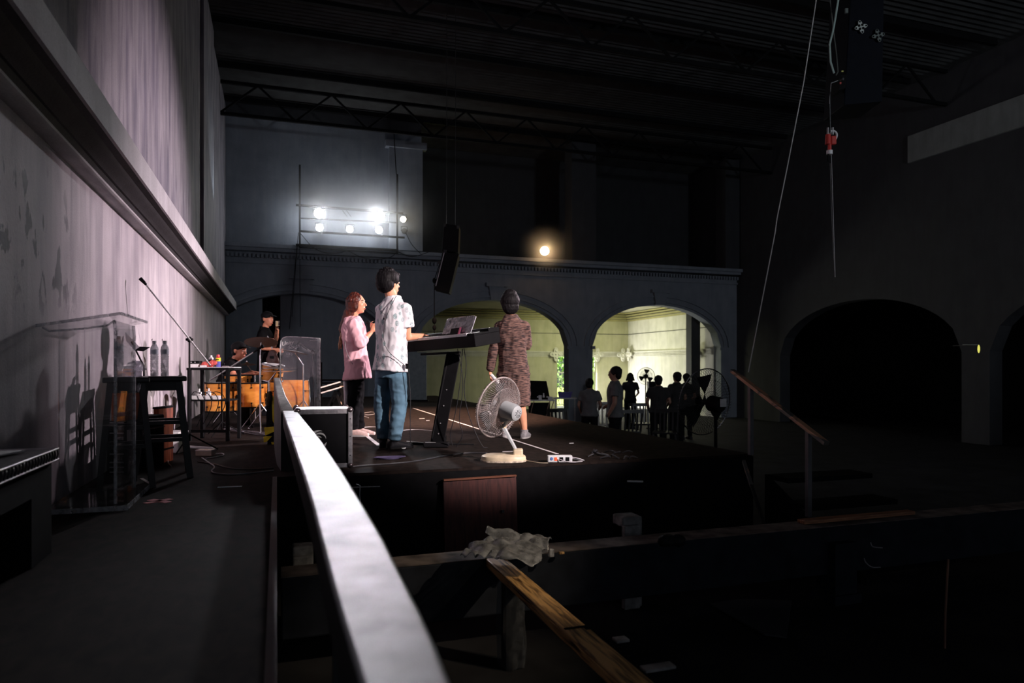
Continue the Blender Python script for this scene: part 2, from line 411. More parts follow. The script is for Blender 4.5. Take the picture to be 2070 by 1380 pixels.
# right wall with arches, pale band at the top
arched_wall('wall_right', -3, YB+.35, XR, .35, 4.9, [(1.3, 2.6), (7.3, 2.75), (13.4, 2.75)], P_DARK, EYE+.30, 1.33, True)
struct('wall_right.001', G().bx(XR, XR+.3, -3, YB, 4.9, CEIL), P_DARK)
struct('trim_6', G().bx(XR-.06, XR+.02, 9.2, 11.9, 5.35, 5.95), plaster('plaster_band', (.26, .28, .28), (.6, .6, .6), .4))
# roof: corrugated sheets on purlins and trusses
g = G(); n = 420
vs = []; fs = []
for i in range(n+1):
    y = -9+i*(YB+11.5)/n; z = CEIL+.25+.03*math.cos(i*PI)
    vs += [(-1.6, y, z), (18, y, z)]
for i in range(n): fs.append((2*i, 2*i+1, 2*i+3, 2*i+2))
g.add(vs, fs); struct('ceiling', g, mat('roof_sheet', (.042, .044, .045), .7, .1, .3, 3))
g = G()
for y in range(0, 19, 2): g.bx(-1.2, 13.6, y-.04, y+.04, CEIL+.08, CEIL+.2)
struct('trim_7', g, BLKM)
g = G()
for yy in (5.5, 11.0, 16.5):
    g.bar((XL, yy, CEIL-.05), (XR, yy, CEIL-.05), .07, .07); g.bar((XL, yy, CEIL-.75), (XR, yy, CEIL-.75), .07, .07)
    k = 0; x = XL
    while x < XR-.7:
        g.bar((x, yy, CEIL-.05 if k % 2 else CEIL-.75), (x+.8, yy, CEIL-.75 if k % 2 else CEIL-.05), .04, .04); x += .8; k += 1
struct('trim_8', g, BLKM)

# side room beyond the arches
RY, RX = 24.0, 12.9
RC = EYE+2.05
DX0, DX1, DZ = 9.93, 11.57, EYE+.41
g = G().bx(XL, DX0, RY, RY+.2, GZ, RC).bx(DX1, RX, RY, RY+.2, GZ, RC).bx(DX0, DX1, RY, RY+.2, DZ, RC)
struct('wall_far', g, P_ROOM)
struct('wall_far.001', G().bx(RX, RX+.2, YB+.35, RY+.2, GZ, RC), P_ROOM2)
struct('wall_far.002', G().bx(12.30, 12.62, 18.75, 19.05, GZ, RC), P_DARK)
struct('ceiling.001', G().bx(XL, XR+4.5, YB+.35, RY+.2, RC, RC+.1), plaster('plaster_room_ceiling', (.60, .58, .42), (.8, .8, .7), .2))
g = G()
M_YEL = plaster('plaster_room_cornice', (.52, .48, .24), (.7, .7, .5), .3)
for k, (o, h) in enumerate(((.30, .06), (.23, .06), (.16, .07), (.09, .07))):
    z = RC-.02-k*.085; g.bx(XL, RX, RY-o, RY, z-h*.7, z); g.bx(RX-o, RX, YB+.4, RY, z-h*.7, z)
struct('trim_9', g, M_YEL)
g = G()
for k in range(4):
    z = EYE+.535-k*.048; g.bx(XL, RX, RY-.045+.004*k, RY, z-.032, z); g.bx(RX-.045+.004*k, RX, YB+.4, RY, z-.032, z)
g.bx(XL, RX, RY-.07, RY, EYE+.535, EYE+.56).bx(RX-.07, RX, YB+.4, RY, EYE+.535, EYE+.56)
struct('trim_10', g, P_ROOM2)
g = G()
for z in (EYE+1.23,): g.bx(XL, RX, RY-.012, RY, z-.01, z+.01); g.bx(RX-.012, RX, YB+.4, RY, z-.01, z+.01)
struct('trim_11', g, P_DARK)
def flower(c, nx):
    """four-lobed plaster ornament"""
    r = thing('plaster_ornament', '', 'ornament', c)
    g = G(); u = Vector((0, 1, 0)) if nx else Vector((1, 0, 0)); v = Vector((0, 0, 1)); n = u.cross(v)
    pts = []
    for i in range(48):
        a = 2*PI*i/48; k = .13+.13*abs(math.cos(2*a))**1.6; pts.append(u*math.cos(a)*k+v*math.sin(a)*k)
    g.prism([p-n*.0 for p in pts], n*(.06)); g.build('star_plate', P_ROOM2, r, True, .01)
    g = G()
    for k in range(4):
        a = k*PI/2; d = u*math.cos(a)+v*math.sin(a)
        g.ell(d*.12+n*.06, u*.045, v*.045, n*.03)
    g.sph(n*.06, .04); g.build('lobes', P_ROOM2, r); return r
def orn(px, py, wall, lab):
    # solve the wall point along the sight line
    k = (px-1035)/FP
    if wall == 'far': d = RY-.12; dd = d/(CT-k*ST); p = WD(px, py, dd)
    else: d = RX-.12; dd = d/(k*CT+ST); p = WD(px, py, dd)
    f = flower(p, wall != 'far'); f['label'] = lab
    if wall != 'far': f.rotation_euler = (0, 0, PI)
    f['group'] = 'plaster ornaments on the side room moulding'
orn(1123, 716, 'far', 'star-shaped plaster ornament on the moulding above the balcony doorway left of the pier')
orn(1207, 717, 'far', 'star-shaped plaster ornament at the left edge of the lit right-hand archway')
orn(1259, 717, 'far', 'star-shaped plaster ornament on the moulding just left of the room corner')
orn(1272, 716, 'side', 'star-shaped plaster ornament hard against the corner, seen edge-on')
orn(1404, 713, 'side', 'star-shaped plaster ornament beside the dark column at the right of the room')
# outside the doorway: balcony floor, railing, trees
struct('floor.001', G().bx(6, 18, RY+.2, RY+1.6, GZ-.1, GZ), mat('balcony_floor', (.5, .5, .48), .7))
struct('ground_outside', G().bx(-10, 40, RY+1.6, 60, GZ-.5, GZ-.4), mat('grass_field', (.25, .32, .08), .9, var=.4, scale=2))
r = thing('balcony_railing', 'white metal balcony railing outside the bright doorway', 'railing', (10.7, RY+.6, GZ))
zt = EYE-.24-GZ
G().bar((-1.3, 0, zt), (1.5, 0, zt), .05, .05).bar((-1.3, 0, .12), (1.5, 0, .12), .04, .04).build('handrail', WHITE, r, False)
for i in range(24): G().bar((-1.25+i*.115, 0, .12), (-1.25+i*.115, 0, zt), .022, .022, (1, 0, 0)).build('baluster', WHITE, r, False)
M_LEAF = mat('leaves', (.16, .32, .06), .6, var=.7, scale=2.5); M_BARK = mat('bark', (.25, .2, .16), .9)
def tree(x, y, h, rr, lab):
    t = thing('garden_tree', lab, 'tree', (x, y, GZ-.4))
    G().cyl((0, 0, 0), (.05, 0, h*.55), .1, .05).build('trunk', M_BARK, t)
    g = G()
    for i in range(1600):
        a, b = random.uniform(0, 2*PI), random.uniform(-1, 1); q = rr*random.uniform(.4, 1)**.5
        p = Vector((math.cos(a)*math.sqrt(1-b*b)*q, math.sin(a)*math.sqrt(1-b*b)*q, h*.55+b*q*1.3))
        d = Vector((random.uniform(-1, 1), random.uniform(-1, 1), random.uniform(-1.4, .2))).normalized()*random.uniform(.14, .34)
        u = perp(d)[0]*.05
        g.add([p-u, p+u, p+d], [(0, 1, 2)])
    g.build('foliage', M_LEAF, t, False)
tree(12.6, 29.5, 5.2, 2.0, 'leafy green tree seen through the balcony doorway')
tree(13.2, 35.5, 6, 2.2, 'taller leafy tree behind the first one beyond the balcony')

r = thing('bright_backing', 'added white wall outside that brightens the slit of the doorway', 'wall', (15.4, 31, GZ-.4)); G().bx(-.6, 2.2, 0, .2, 0, 5).build('wall_face', WHITE, r, False); G().bx(-.65, 2.25, -.05, .25, 5, 5.1).build('coping', WHITE, r, False)  # added to catch the sun and whiten the doorway slit

# ================================================================== RAILS, BEAM, STAGE FRONT
M_RAIL = mat('worn_grey_paint', (.46, .45, .47), .48, .1, .5, 7, .2)
M_RAILS = mat('black_rail_side', (.02, .02, .022), .6)
def railsect(y, xl, xr, dz):
    d = FP*dz/(y-HZ); return WD(xl, y, d), WD(xr, y, d)
near = [railsect(*a) for a in ((1900, 872, 1130, .345), (1640, 806, 1020, .344), (1380, 731, 912, .342), (1300, 706, 880, .340), (1227, 684, 846, .338), (1160, 666, 811, .335), (1093, 649, 778, .333), (1020, 631, 735, .33), (959, 613, 697, .33), (890, 590, 650, .33), (830, 571, 600, .33))]
far = [railsect(830, 568, 595, .332), railsect(800, 560, 578, .235), railsect(778, 556, 570, .165), railsect(763, 553.5, 565, .115)]
r = thing('stair_railing', 'long worn grey-topped railing running from the lower edge up to the drum kit', 'railing')
def ribbon(secs, t, drop):
    g = G(); vs = []; fs = []
    for a, b in secs: vs += [a+V(0, 0, t), b+V(0, 0, t), b-V(0, 0, drop), a-V(0, 0, drop)]
    for k in range(len(secs)-1):
        for j in range(4):
            q = (j+1) % 4; fs.append((k*4+j, k*4+q, k*4+4+q, k*4+4+j))
    fs += [(0, 3, 2, 1), tuple(len(secs)*4-4+j for j in range(4))]
    return g.add(vs, fs)
ribbon(near, 0, .012).build('top_plate', M_RAIL, r, True, .006)
inset = [(a.lerp(b, .04)-V(0, 0, .012), b.lerp(a, .04)-V(0, 0, .012)) for a, b in near]
ribbon(inset, 0, .10).build('rail_body', M_RAILS, r, True)
ribbon(far, 0, .02).build('upper_top_plate', mat('rail_cap', (.17, .165, .16), .45, .2, .5, 16, .3), r, True, .006)
g = G(); vs = []; fs = []
for a, b in far: a2, b2 = a-V(0, 0, .02), b-V(0, 0, .02); vs += [a2, b2, V(b2.x, b2.y, 0), V(a2.x, a2.y, 0)]
for k in range(len(far)-1):
    for j in range(4):
        q = (j+1) % 4; fs.append((k*4+j, k*4+q, k*4+4+q, k*4+4+j))
fs += [(0, 3, 2, 1), (12, 13, 14, 15)]
g.add(vs, fs).build('side_panel', M_RAILS, r, False)
for k in (3, 7):
    a, b = near[k]; c = (a+b)/2; G().bx(c.x-.012, c.x+.012, c.y-.012, c.y+.012, GZ, c.z-.1).build('post', M_RAILS, r, False)
struct('trim_12', G().bx(-.03, .0, .3, SY, -.02, .004), mat('strip_edge', (.05, .05, .055), .4, .5))

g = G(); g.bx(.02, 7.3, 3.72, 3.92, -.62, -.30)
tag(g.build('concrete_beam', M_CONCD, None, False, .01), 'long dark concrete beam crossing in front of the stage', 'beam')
def blobtop(x0, x1, y0, y1, z, m, name):
    return struct(name, G().bx(x0, x1, y0, y1, z, z+.004), m)
blobtop(.02, 7.3, 3.72, 3.92, -.30, mat('beam_top_blotchy', (.11, .09, .08), .9, var=.8, scale=7), 'trim_13')  # thin top layer, paler and blotchier than the beam's sides
def stub(px, dpx, py0, d, w_, lab):
    a = WD(px, py0, d); t = thing('concrete_pillar', lab, 'pillar', (a.x, a.y, GZ))
    G().bx(-w_/2, w_/2, -w_/2, w_/2, 0, a.z-GZ).build('shaft', M_CONC, t, False, .01)
    G().bx(-w_/2-.0, w_/2-.03, -w_/2-.03, w_/2, 0, a.z-GZ-.05).build('broken_edge', M_CONC, t, False, .01); return t
stub(1268, 40, 1040, 4.6, .145, 'short rough concrete pillar standing behind the beam in the middle')
stub(612, 40, 1100, 4.2, .12, 'short concrete pillar seen under the railing on the left')
a = WD(1690, 1130, 4.7)
r = thing('dark_pillar', 'dark painted square pillar holding the right part of the beam', 'pillar', (a.x, a.y, GZ))
G().bx(-.09, .09, -.09, .09, 0, .40).build('shaft', M_CONCD, r, False); G().bx(-.11, .11, -.11, .11, 0, .06).build('base_block', M_CONCD, r, False)
# plywood door leaning against the stage front
a, b = WD(892, 967, 5.27), WD(1040, 959, 5.42)
r = thing('plywood_panel', 'dark red-brown plywood panel against the black stage front', 'panel', (0, 0, 0))
M_PLY = wood('red_ply', (.055, .014, .012), (.11, .028, .022), (9, 9, .8), 5, .6)
G().hexa([V(a.x, 5.02, GZ), V(b.x, 5.02, GZ), V(b.x, 5.05, GZ), V(a.x, 5.05, GZ), V(a.x, 5.09, a.z), V(b.x, 5.09, b.z), V(b.x, 5.12, b.z), V(a.x, 5.12, a.z)]).build('board', M_PLY, r, False)
G().bar((a.x, 5.09, a.z), (b.x, 5.09, b.z), .03, .012).build('worn_edge', wood('ply_edge', (.15, .05, .03), (.3, .12, .07)), r, False)
G().box((b.x-.12, 5.05, -.33), (.02, .012, .02)).build('screw_head', CHROME, r, False)
struct('stage_skirt', G().bx(0, SX, SY-.02, SY, GZ, -.02), BLKM)
g = G().bar(WD(1268, 972, 5.1), WD(1300, 973, 5.1), .01, .012)
tag(g.build('metal_handle', ALU, None, False), 'thin bare metal handle on the black stage front', 'handle')
g = G().tube([WD(712, 985, 4.9), WD(735, 984, 4.9), WD(768, 983, 4.95)], .004).tube([WD(720, 978, 4.9), WD(728, 981, 4.9), WD(727, 1000, 4.9), WD(729, 1020, 4.9)], .0035)
tag(g.build('loose_wire', ALU, None), 'thin bare wires hanging below the stage edge beside the flight case', 'wire')

# wooden handrail in the foreground, its post in plastic, the crumpled sheet
WOODR = wood('battered_wood', (.07, .03, .012), (.72, .42, .16), (14, 1.2, 14), 3.5, .5, .36, .56)
r = thing('wooden_handrail', 'battered varnished wooden handrail running down to the lower right', 'handrail', (1.17, 2.2, -.3))
G().bx(-.062, .062, -1.75, 1.62, -.045, -.01).build('plank', WOODR, r, False, .004)
G().bx(-.062, .03, -1.75, 1.60, -.01, .003).build('grip_strip', WOODR, r, False, .006)
G().bx(-.055, .06, .41, .425, -.008, .006).build('joint_gap', BLKM, r, False)
r = thing('wrapped_post', 'dark post loosely wrapped in clear plastic under the wooden handrail', 'post', (1.17, 3.45, GZ))
G().bx(-.045, .045, -.04, .04, 0, .455).build('post_core', RUB, r, False)
g = G(); n = 28; vs = []; fs = []
for j in range(12):
    z = .01+j*.0405
    for i in range(n):
        a = 2*PI*i/n; k = .075+.02*noise.noise(V(math.cos(a)*2, math.sin(a)*2, z*5)); vs.append((math.cos(a)*k, math.sin(a)*k*.8, z))
for j in range(11):
    for i in range(n): fs.append((j*n+i, j*n+(i+1) % n, (j+1)*n+(i+1) % n, (j+1)*n+i))
g.add(vs, fs).build('plastic_wrap', clear('wrap_plastic', (.8, .85, .9), .04, .06, .12, .5, .12), r)
def crumple(name, lab, cat, path, m, thick=.0, amp=.03, n=44, seed=1):
    """a crumpled sheet spanned between two edge curves (lists of points)"""
    (e0, e1) = path; g = G(); vs = []; fs = []
    def ev(e, t):
        k = t*(len(e)-1); i = min(int(k), len(e)-2); return Vector(e[i]).lerp(Vector(e[i+1]), k-i)
    for i in range(n+1):
        for j in range(n//2+1):
            t, s = i/n, j/(n//2); p = ev(e0, t).lerp(ev(e1, t), s)
            q = p*9+V(seed, seed*2, 0); p = p+V(noise.noise(q), noise.noise(q+V(5, 1, 2)), abs(noise.noise(q*1.3+V(1, 7, 3)))*1.6)*amp+V(0, 0, math.sin(s*PI)*amp*1.6)
            q = p*30; p = p+V(noise.noise(q), noise.noise(q+V(3, 3, 3)), noise.noise(q+V(9, 1, 1)))*amp*.07
            vs.append(p)
    w_ = n//2+1
    for i in range(n):
        for j in range(n//2): fs.append((i*w_+j, i*w_+j+1, (i+1)*w_+j+1, (i+1)*w_+j))
    g.add(vs, fs); o = tag(g.build(name, m, None, True), lab, cat); sd = o.modifiers.new('t', 'SOLIDIFY'); sd.thickness = .0015; return o
BAG = clear('grey_plastic_sheet', (.60, .62, .65), .30, .10, .2, .5, .08)
crumple('plastic_sheet', 'crumpled translucent grey plastic sheet draped where the handrail meets the beam', 'plastic sheet',
        ([WD(928, 1128, 3.72), WD(960, 1128, 3.6), WD(1010, 1130, 3.55), WD(1050, 1140, 3.5), WD(1078, 1148, 3.5)],
         [WD(985, 1108, 3.95), WD(1000, 1098, 3.95), WD(1040, 1100, 3.95), WD(1080, 1100, 3.95), WD(1118, 1112, 3.92)]), BAG, amp=.028)
upf = crumple('upper_fold', None, None,
        ([WD(985, 1084, 3.85), WD(1030, 1108, 3.8), WD(1070, 1125, 3.75), WD(1112, 1118, 3.75)],
         [WD(990, 1072, 3.9), WD(1040, 1082, 3.9), WD(1080, 1082, 3.9), WD(1114, 1090, 3.85)]), BAG, amp=.022, seed=4)
upf.parent = bpy.data.objects['plastic_sheet']
# litter on the beam
def lump(px, py, d, s, m, name, lab, cat):
    p = WD(px, py, d); p.z = max(p.z, -.296+s[2]/2) if -.4 < p.z < -.1 else p.z
    g = G()
    for i in range(5): g.ell(p+V(random.uniform(-1, 1)*s[0]*.3, random.uniform(-1, 1)*s[1]*.3, 0), (s[0]*.35, 0, 0), (0, s[1]*.35, 0), (0, 0, s[2]/2))
    return tag(solid(g, name, m, None, .006, 2, .004, 30), lab, cat)
lump(1356, 1092, 3.98, (.13, .09, .07), RUB, 'rubber_lump', 'black rubbery lump resting on top of the concrete beam', 'debris')
p = WZ(1114, 1116, -.27); tag(G().box((p.x, p.y, -.272), (.03, .03, .045)).build('measuring_cup', clear('cap', (.9, .9, .9), .5), None, False, .006), 'small clear plastic cap beside the crumpled sheet on the beam', 'cap')
p = WZ(1135, 1117, -.29); tag(G().box((p.x, p.y, -.29), (.03, .02, .012)).build('wood_chip', WOODR, None, False, .002), 'small wooden chip on the beam right of the plastic cap', 'debris')
# plank on the right part of the beam
a, b = WZ(1650, 1068, -.295), WZ(1882, 1041, -.295)
a = V(a.x, 3.84, -.28); b = V(b.x-.1, 3.84, -.28)
g = G().bar(a, b, .07, .025); tag(g.build('wooden_plank', wood('plank_brown', (.16, .06, .03), (.42, .2, .1), (1, 14, 14), 4), None, False, .003), 'thin reddish-brown plank lying on the right end of the beam', 'plank')
# sheet painted as a faint patch of light, and coils, lower right
g = G().prism([WZ(1436, 1222, GZ+.02), WZ(1500, 1212, GZ+.02), WZ(1600, 1216, GZ+.02), WZ(1590, 1290, GZ+.02), WZ(1545, 1284, GZ+.02)], (0, 0, .01))
tag(g.build('light_patch', mat('light_patch_grey', (.035, .038, .045), .8), None, False), 'grey sheet standing for a faint patch of light on the hall floor, lower right', 'board')
for (a, b, c, lab) in (((1760, 1096), (1770, 1106), (1784, 1107), 'small thin white cable loop hanging in the dark at the lower right'), ((1747, 1128), (1762, 1147), (1780, 1146), 'larger thin cable loop hanging below the small white one')):
    g = G().tube([WD(*a, 3.2), WD(a[0]+2, a[1]+8, 3.2), WD(*b, 3.2), WD(*c, 3.2)], .002, smooth=2)
    tag(g.build('cable_loop', ALU, None), lab, 'cable')
g = G().tube([WD(1917, 1130, 3.4), WD(1911, 1240, 3.4), WD(1910, 1310, 3.4)], .005); tag(g.build('thin_rod', mat('rust_rod', (.25, .14, .1), .5, .5), None), 'thin rusty upright rod in the dark at the far lower right', 'rod')
p = WD(1330, 1348, 2.6); tag(G().box(p, (.13, .05, .012)).build('concrete_chunk', M_CONC, None, False, .004), 'pale broken concrete slab piece at the bottom right of the handrail', 'debris')
p = WD(1255, 1292, 2.9); tag(G().box(p, (.06, .05, .012)).build('concrete_chunk', M_CONC, None, False, .004), 'small dim concrete piece just above the end of the handrail', 'debris')
# stair handrail at the right corner of the stage
def hr(u): return V(3.95, u, .63+(u-5.13)*.475)
MIX = wood('flaking_rail', (.11, .11, .10), (.62, .34, .20), (3, 1.2, 3), 2.2, .5, .5, .56)
r = thing('stair_handrail', 'sloping handrail with flaked paint on two posts at the right stage corner', 'handrail')
G().bar(hr(5.36), hr(4.21), .05, .03).build('handrail', MIX, r, False, .004)
for u, z0 in ((5.10, 0), (4.40, GZ+.4)):
    p = hr(u); G().bx(p.x-.018, p.x+.018, p.y-.018, p.y+.018, z0, p.z-.01).build('post', mat('post_grey', (.12, .12, .13), .5, .3), r, False)
r = thing('stage_steps', 'black wooden steps going down below the sloping handrail', 'steps', (4.5, 0, GZ))
for k in range(4): G().bx(-.45, .45, 5.0-.26*(k+1), 5.0-.26*k, .6-.18*k, .64-.18*k).build('tread', BLKM, r, False)
G().bx(-.48, -.45, 3.96, 5.0, 0, .1).hexa([V(-.48, 3.9, 0), V(-.45, 3.9, 0), V(-.45, 5.0, 0), V(-.48, 5.0, 0), V(-.48, 3.9, .05), V(-.45, 3.9, .05), V(-.45, 5.0, .64), V(-.48, 5.0, .64)]).build('stringer', BLKM, r, False)
a, b = WD(1503, 932, 5.9), WD(1546, 1062, 5.0)
r = thing('leaning_batten', 'thin batten with a pale chipped top leaning down from the stage corner', 'batten')
G().bar(a, b, .022, .022).build('batten', STEEL, r, False); G().bar(a+(b-a)*.0-V(0, .004, 0), a+(b-a)*.42, .026, .026).build('chipped_end', MIX, r, False)

# ================================================================== THINGS ON THE LEFT
# covered bench
r = thing('piano_bench', 'black cloth-covered bench with shiny piped edge at the lower left', 'bench', (-1.03, 2.85, 0))
M_CLOTH = mat('black_satin', (.035, .028, .032), .35, bump=.5, scale=40)
G().bx(-.145, .15, -.72, .54, .385, .43).build('seat', M_CLOTH, r, True, .012)
for z in (.388, .432):
    G().tube([(-.145, .545, z), (.152, .545, z), (.152, -.72, z)], .0045, 6).build('piping', mat('satin_piping', (.85, .72, .75), .3), r)
g = G()
for i in range(34): y = .53-i*.035; g.tube([(.153, y, .428), (.157, y-.006, .41), (.154, y-.012, .392)], .003, 5)
g.build('gathered_pleats', M_CLOTH, r)
G().bx(-.13, .135, -.70, .52, .27, .385).build('apron', BLKM, r, False)
for y in (.40, -.28): G().bx(-.13, .135, y-.13, y+.12, 0, .27).build('leg', BLKM, r, False)
p = WZ(6, 913, .44); tag(G().hexa([V(-1.15, p.y-.12, .437), V(-1.0, p.y-.12, .437), V(-.96, p.y+.02, .437), V(-1.1, p.y+.05, .437), V(-1.15, p.y-.12, .442), V(-1.0, p.y-.12, .442), V(-.96, p.y+.02, .442), V(-1.1, p.y+.05, .442)]).build('paper_sheet', PAPER, None, False), 'white sheet of paper lying on the black bench', 'paper')

# acrylic lectern
ACR = clear('lectern_acrylic', (.985, .99, .99), .012, .07, .02)
EDGE = clear('lectern_edge', (.99, .99, 1.0), .40, .04, .1)
r = thing('acrylic_lectern', 'tall clear acrylic lectern standing against the wall beside the bench', 'lectern', (-.97, 4.25, 0))
G().bx(-.19, .20, -.03, .66, .001, .026).build('base_plate', ACR, r, False)
G().bx(-.19, .20, -.034, -.028, .001, .027).bx(.197, .203, -.03, .66, .001, .027).build('base_edge', EDGE, r, False)
G().bx(-.14, .125, .05, .06, .026, 1.03).build('side_panel', ACR, r, False)
G().bx(-.14, .125, .57, .58, .026, 1.03).build('side_panel', ACR, r, False)
G().bx(.125, .135, .05, .58, .026, 1.03).build('front_panel', ACR, r, False)
for y in (.05, .58): G().tube([(.13, y, .026), (.13, y, .97), (.125, y, 1.03)], .009, 8).build('corner_post', EDGE, r)
g = G().hexa([V(-.24, .0, .985), V(.17, -.02, 1.06), V(.17, .78, 1.06), V(-.24, .78, .985), V(-.24, .0, .997), V(.17, -.02, 1.072), V(.17, .78, 1.072), V(-.24, .78, .997)])
g.build('reading_shelf', ACR, r, False)
G().bar((-.24, -.004, .991), (.17, -.022, 1.066), .008, .016).bar((.17, -.02, 1.066), (.17, .78, 1.066), .008, .014).build('shelf_edge', EDGE, r, False)
G().tube([(-.2, .0, .985), (-.17, .0, .965), (-.02, .0, .98), (.1, .0, 1.0), (.13, .03, 1.03)], .006, 6).build('shelf_bracket', EDGE, r)
G().bx(.125, .20, .05, .20, .80, .985).build('cup_holder', ACR, r, False)

# stools
WB = mat('black_wood', (.014, .014, .015), .45)
def stool(q, lab, h=.71, tw=.155):
    r = thing('bar_stool', lab, 'stool', q.loc, q.rz, 'black bar stools')
    G().bx(-tw, tw, -tw, tw, h-.035, h).build('seat', WB, r, False, .008)
    G().bx(-tw+.04, tw-.04, -tw+.04, tw-.04, h-.10, h-.035).build('seat_frame', WB, r, False)
    P = {}
    for sx in (-1, 1):
        for sy in (-1, 1):
            a, b = V(sx*(tw-.05), sy*(tw-.05), h-.04), V(sx*(tw+.02), sy*(tw+.02), 0)
            G().bar(b, a, .042, .042, (0, 1, 0)).build('leg', WB, r, False); P[sx, sy] = (a, b)
    for t, ax in ((.42, 0), (.68, 1), (.34, 1), (.6, 0)):
        for k in (-1, 1):
            A, B = (P[-1, k], P[1, k]) if ax == 0 else (P[k, -1], P[k, 1])
            G().bar(A[0].lerp(A[1], t), B[0].lerp(B[1], t), .022, .026).build('stretcher', WB, r, False)
    return r
q1 = Q(328, 4.93); q1.rz = .14
s1 = stool(q1, 'black wooden bar stool with two water bottles standing on it')
q2 = Q(255, 4.50); s2 = dup(s1, q2.loc, .19, 'black bar stool behind the lectern carrying one bottle and a plastic bag'); s2.scale = (.85, .85, 1)
WAT = clear('water_bottle_plastic', (.95, .96, .98), .50, .16, .05, .5, .35)
def bottle(p, h, lab):
    r = thing('water_bottle', lab, 'bottle', p, 0, 'water bottles on the stools')
    k = h/.25; R = .0265*k
    pr = [(0, R*.9), (.006, R), (.02, R)]
    for i in range(9): z = .025+i*.0165; pr += [(z, R), (z+.006, R*.94), (z+.011, R)]
    pr += [(.19*k, R), (.205*k, R*.9), (.222*k, R*.55), (.228*k, R*.45)]
    G().lathe((0, 0, 0), (0, 0, 1), pr, 18).build('bottle_body', WAT, r)
    G().lathe((0, 0, .228*k), (0, 0, 1), [(0, .013), (.006, .0145), (.02, .0145), (.021, .012)], 14).build('bottle_cap', WHITE, r)
    G().lathe((0, 0, .155*k), (0, 0, 1), [(0, R*1.015), (.032, R*1.015)], 18).build('label', mat('bottle_label', (.5, .55, .62), .4), r)
    G().tube([(-.014, 0, .249*k), (-.016, 0, .258*k), (-.010, 0, .263*k)], .0025, 6).build('cap_tab', WHITE, r)
p = WD(312, 758, 4.93); bottle((p.x, p.y, .711), .25, 'left of the two clear water bottles on the front stool')
p = WD(333, 758, 4.90); bottle((p.x, p.y, .711), .25, 'right of the two clear water bottles on the front stool')
p = WD(240, 758, 4.55); bottle((p.x, p.y, .711), .27, 'clear water bottle seen through the lectern on the rear stool')
crumple('plastic_bag', 'clear plastic bag slumped over the rear stool beside its bottle', 'bag',
        ([WD(250, 762, 4.5), WD(262, 788, 4.44), WD(283, 795, 4.40), WD(290, 775, 4.45)], [WD(254, 747, 4.62), WD(265, 731, 4.58), WD(280, 731, 4.58), WD(296, 748, 4.6)]),
        clear('thin_bag', (.72, .72, .78), .2, .14, .1, .5, .5), amp=.02, seed=3)
r = thing('music_sheet', 'open white and black folded sheet on a stand above the stools', 'sheet music', WD(268, 690, 5.62), -TH)
qs = Q(268, 5.62); zs = V(0, 0, r.location.z)
G().prism([qs(253, 672, .12)-zs, qs(255, 689, .10)-zs, qs(271, 708, -.02)-zs, qs(281, 702, .0)-zs], (.003, .002, .003)).build('white_page', PAPER, r, False)
G().prism([qs(271, 708, -.02)-zs, qs(281, 701, .02)-zs, qs(303, 702, .06)-zs, qs(290, 710, -.02)-zs], (0, .002, .003)).build('black_flap', BLK, r, False)
G().tube([(-.02, .02, 0), (.07, .04, -.2), (.07, .05, -.70)], .007).build('stand_pole', BLK, r)
zz = r.location.z
G().tube([(-.03, .05, .01-zz), (.07, .05, .10-zz), (.17, .05, .01-zz)], .008).tube([(.07, -.05, .01-zz), (.07, .05, .10-zz), (.07, .15, .01-zz)], .008).cyl((.07, .05, .02-zz), (.07, .05, -.69), .007).build('stand_foot', BLK, r)
q = Q(272, 5.22)
r = thing('equipment_case', 'plain black case under the rear stool', 'case', q.loc, q.rz)
G().bx(-.085, .085, .02, .28, 0, .40).build('case_body', BLKM, r, False, .01); G().bx(-.087, .087, .018, .282, .30, .31).build('lid_seam', STEEL, r, False)
G().tube([(-.04, .015, .35), (-.03, .0, .35), (.03, .0, .35), (.04, .015, .35)], .005).build('handle', STEEL, r)
# small wooden cajon and stacked folding rack behind the lectern
q = Q(238, 4.98)
r = thing('cajon_drum', 'orange-brown wooden box drum behind the lectern, on a rack', 'drum', (q.loc[0], q.loc[1], .385), q.rz)
G().bx(-.05, .05, 0, .22, 0, .27).build('box', wood('orange_wood', (.35, .06, .01), (.75, .18, .03), (8, 8, 1), 3, .3), r, False, .008)
G().cyl((.03, -.002, .09), (.03, -.006, .09), .016).build('sound_hole', BLKM, r)
r = thing('cable_rack', 'low black rack with thin bright metal bars behind the lectern', 'rack', q.loc, q.rz)
for z in (.02, .055, .09, .15, .19, .235, .30, .345, .375): G().bar((-.05, -.01, z), (.05, -.01, z), .012, .008).build('bar', ALU, r, False)
for x in (-.06, .06): G().bx(x-.012, x+.012, -.01, .20, 0, .385).build('upright', BLK, r, False)
# reddish stool leg piece and white boxes further back
q = Q(314, 5.5)
r = thing('wooden_crate', 'reddish-brown upright wooden box partly hidden behind the front stool', 'box', q.loc, q.rz)
RW = wood('red_wood', (.10, .02, .012), (.30, .08, .04), (10, 10, 1), 4, .45)
G().bx(-.016, .02, 0, .25, 0, .44).build('side_board', RW, r, False, .003); G().bx(-.02, .024, -.004, .254, .44, .455).build('edge_strip', BLK, r, False); G().bx(-.02, .024, -.004, .254, .10, .115).build('edge_strip', BLK, r, False)
q = Q(345, 6.2)
r = thing('white_crate', 'white box standing on the floor behind the front stool', 'box', q.loc, q.rz)
G().bx(-.09, .07, 0, .2, .0, .19).build('box', WHITE, r, False, .006); G().bx(-.092, .072, -.003, .203, .17, .19).build('lid', WHITE, r, False, .004)

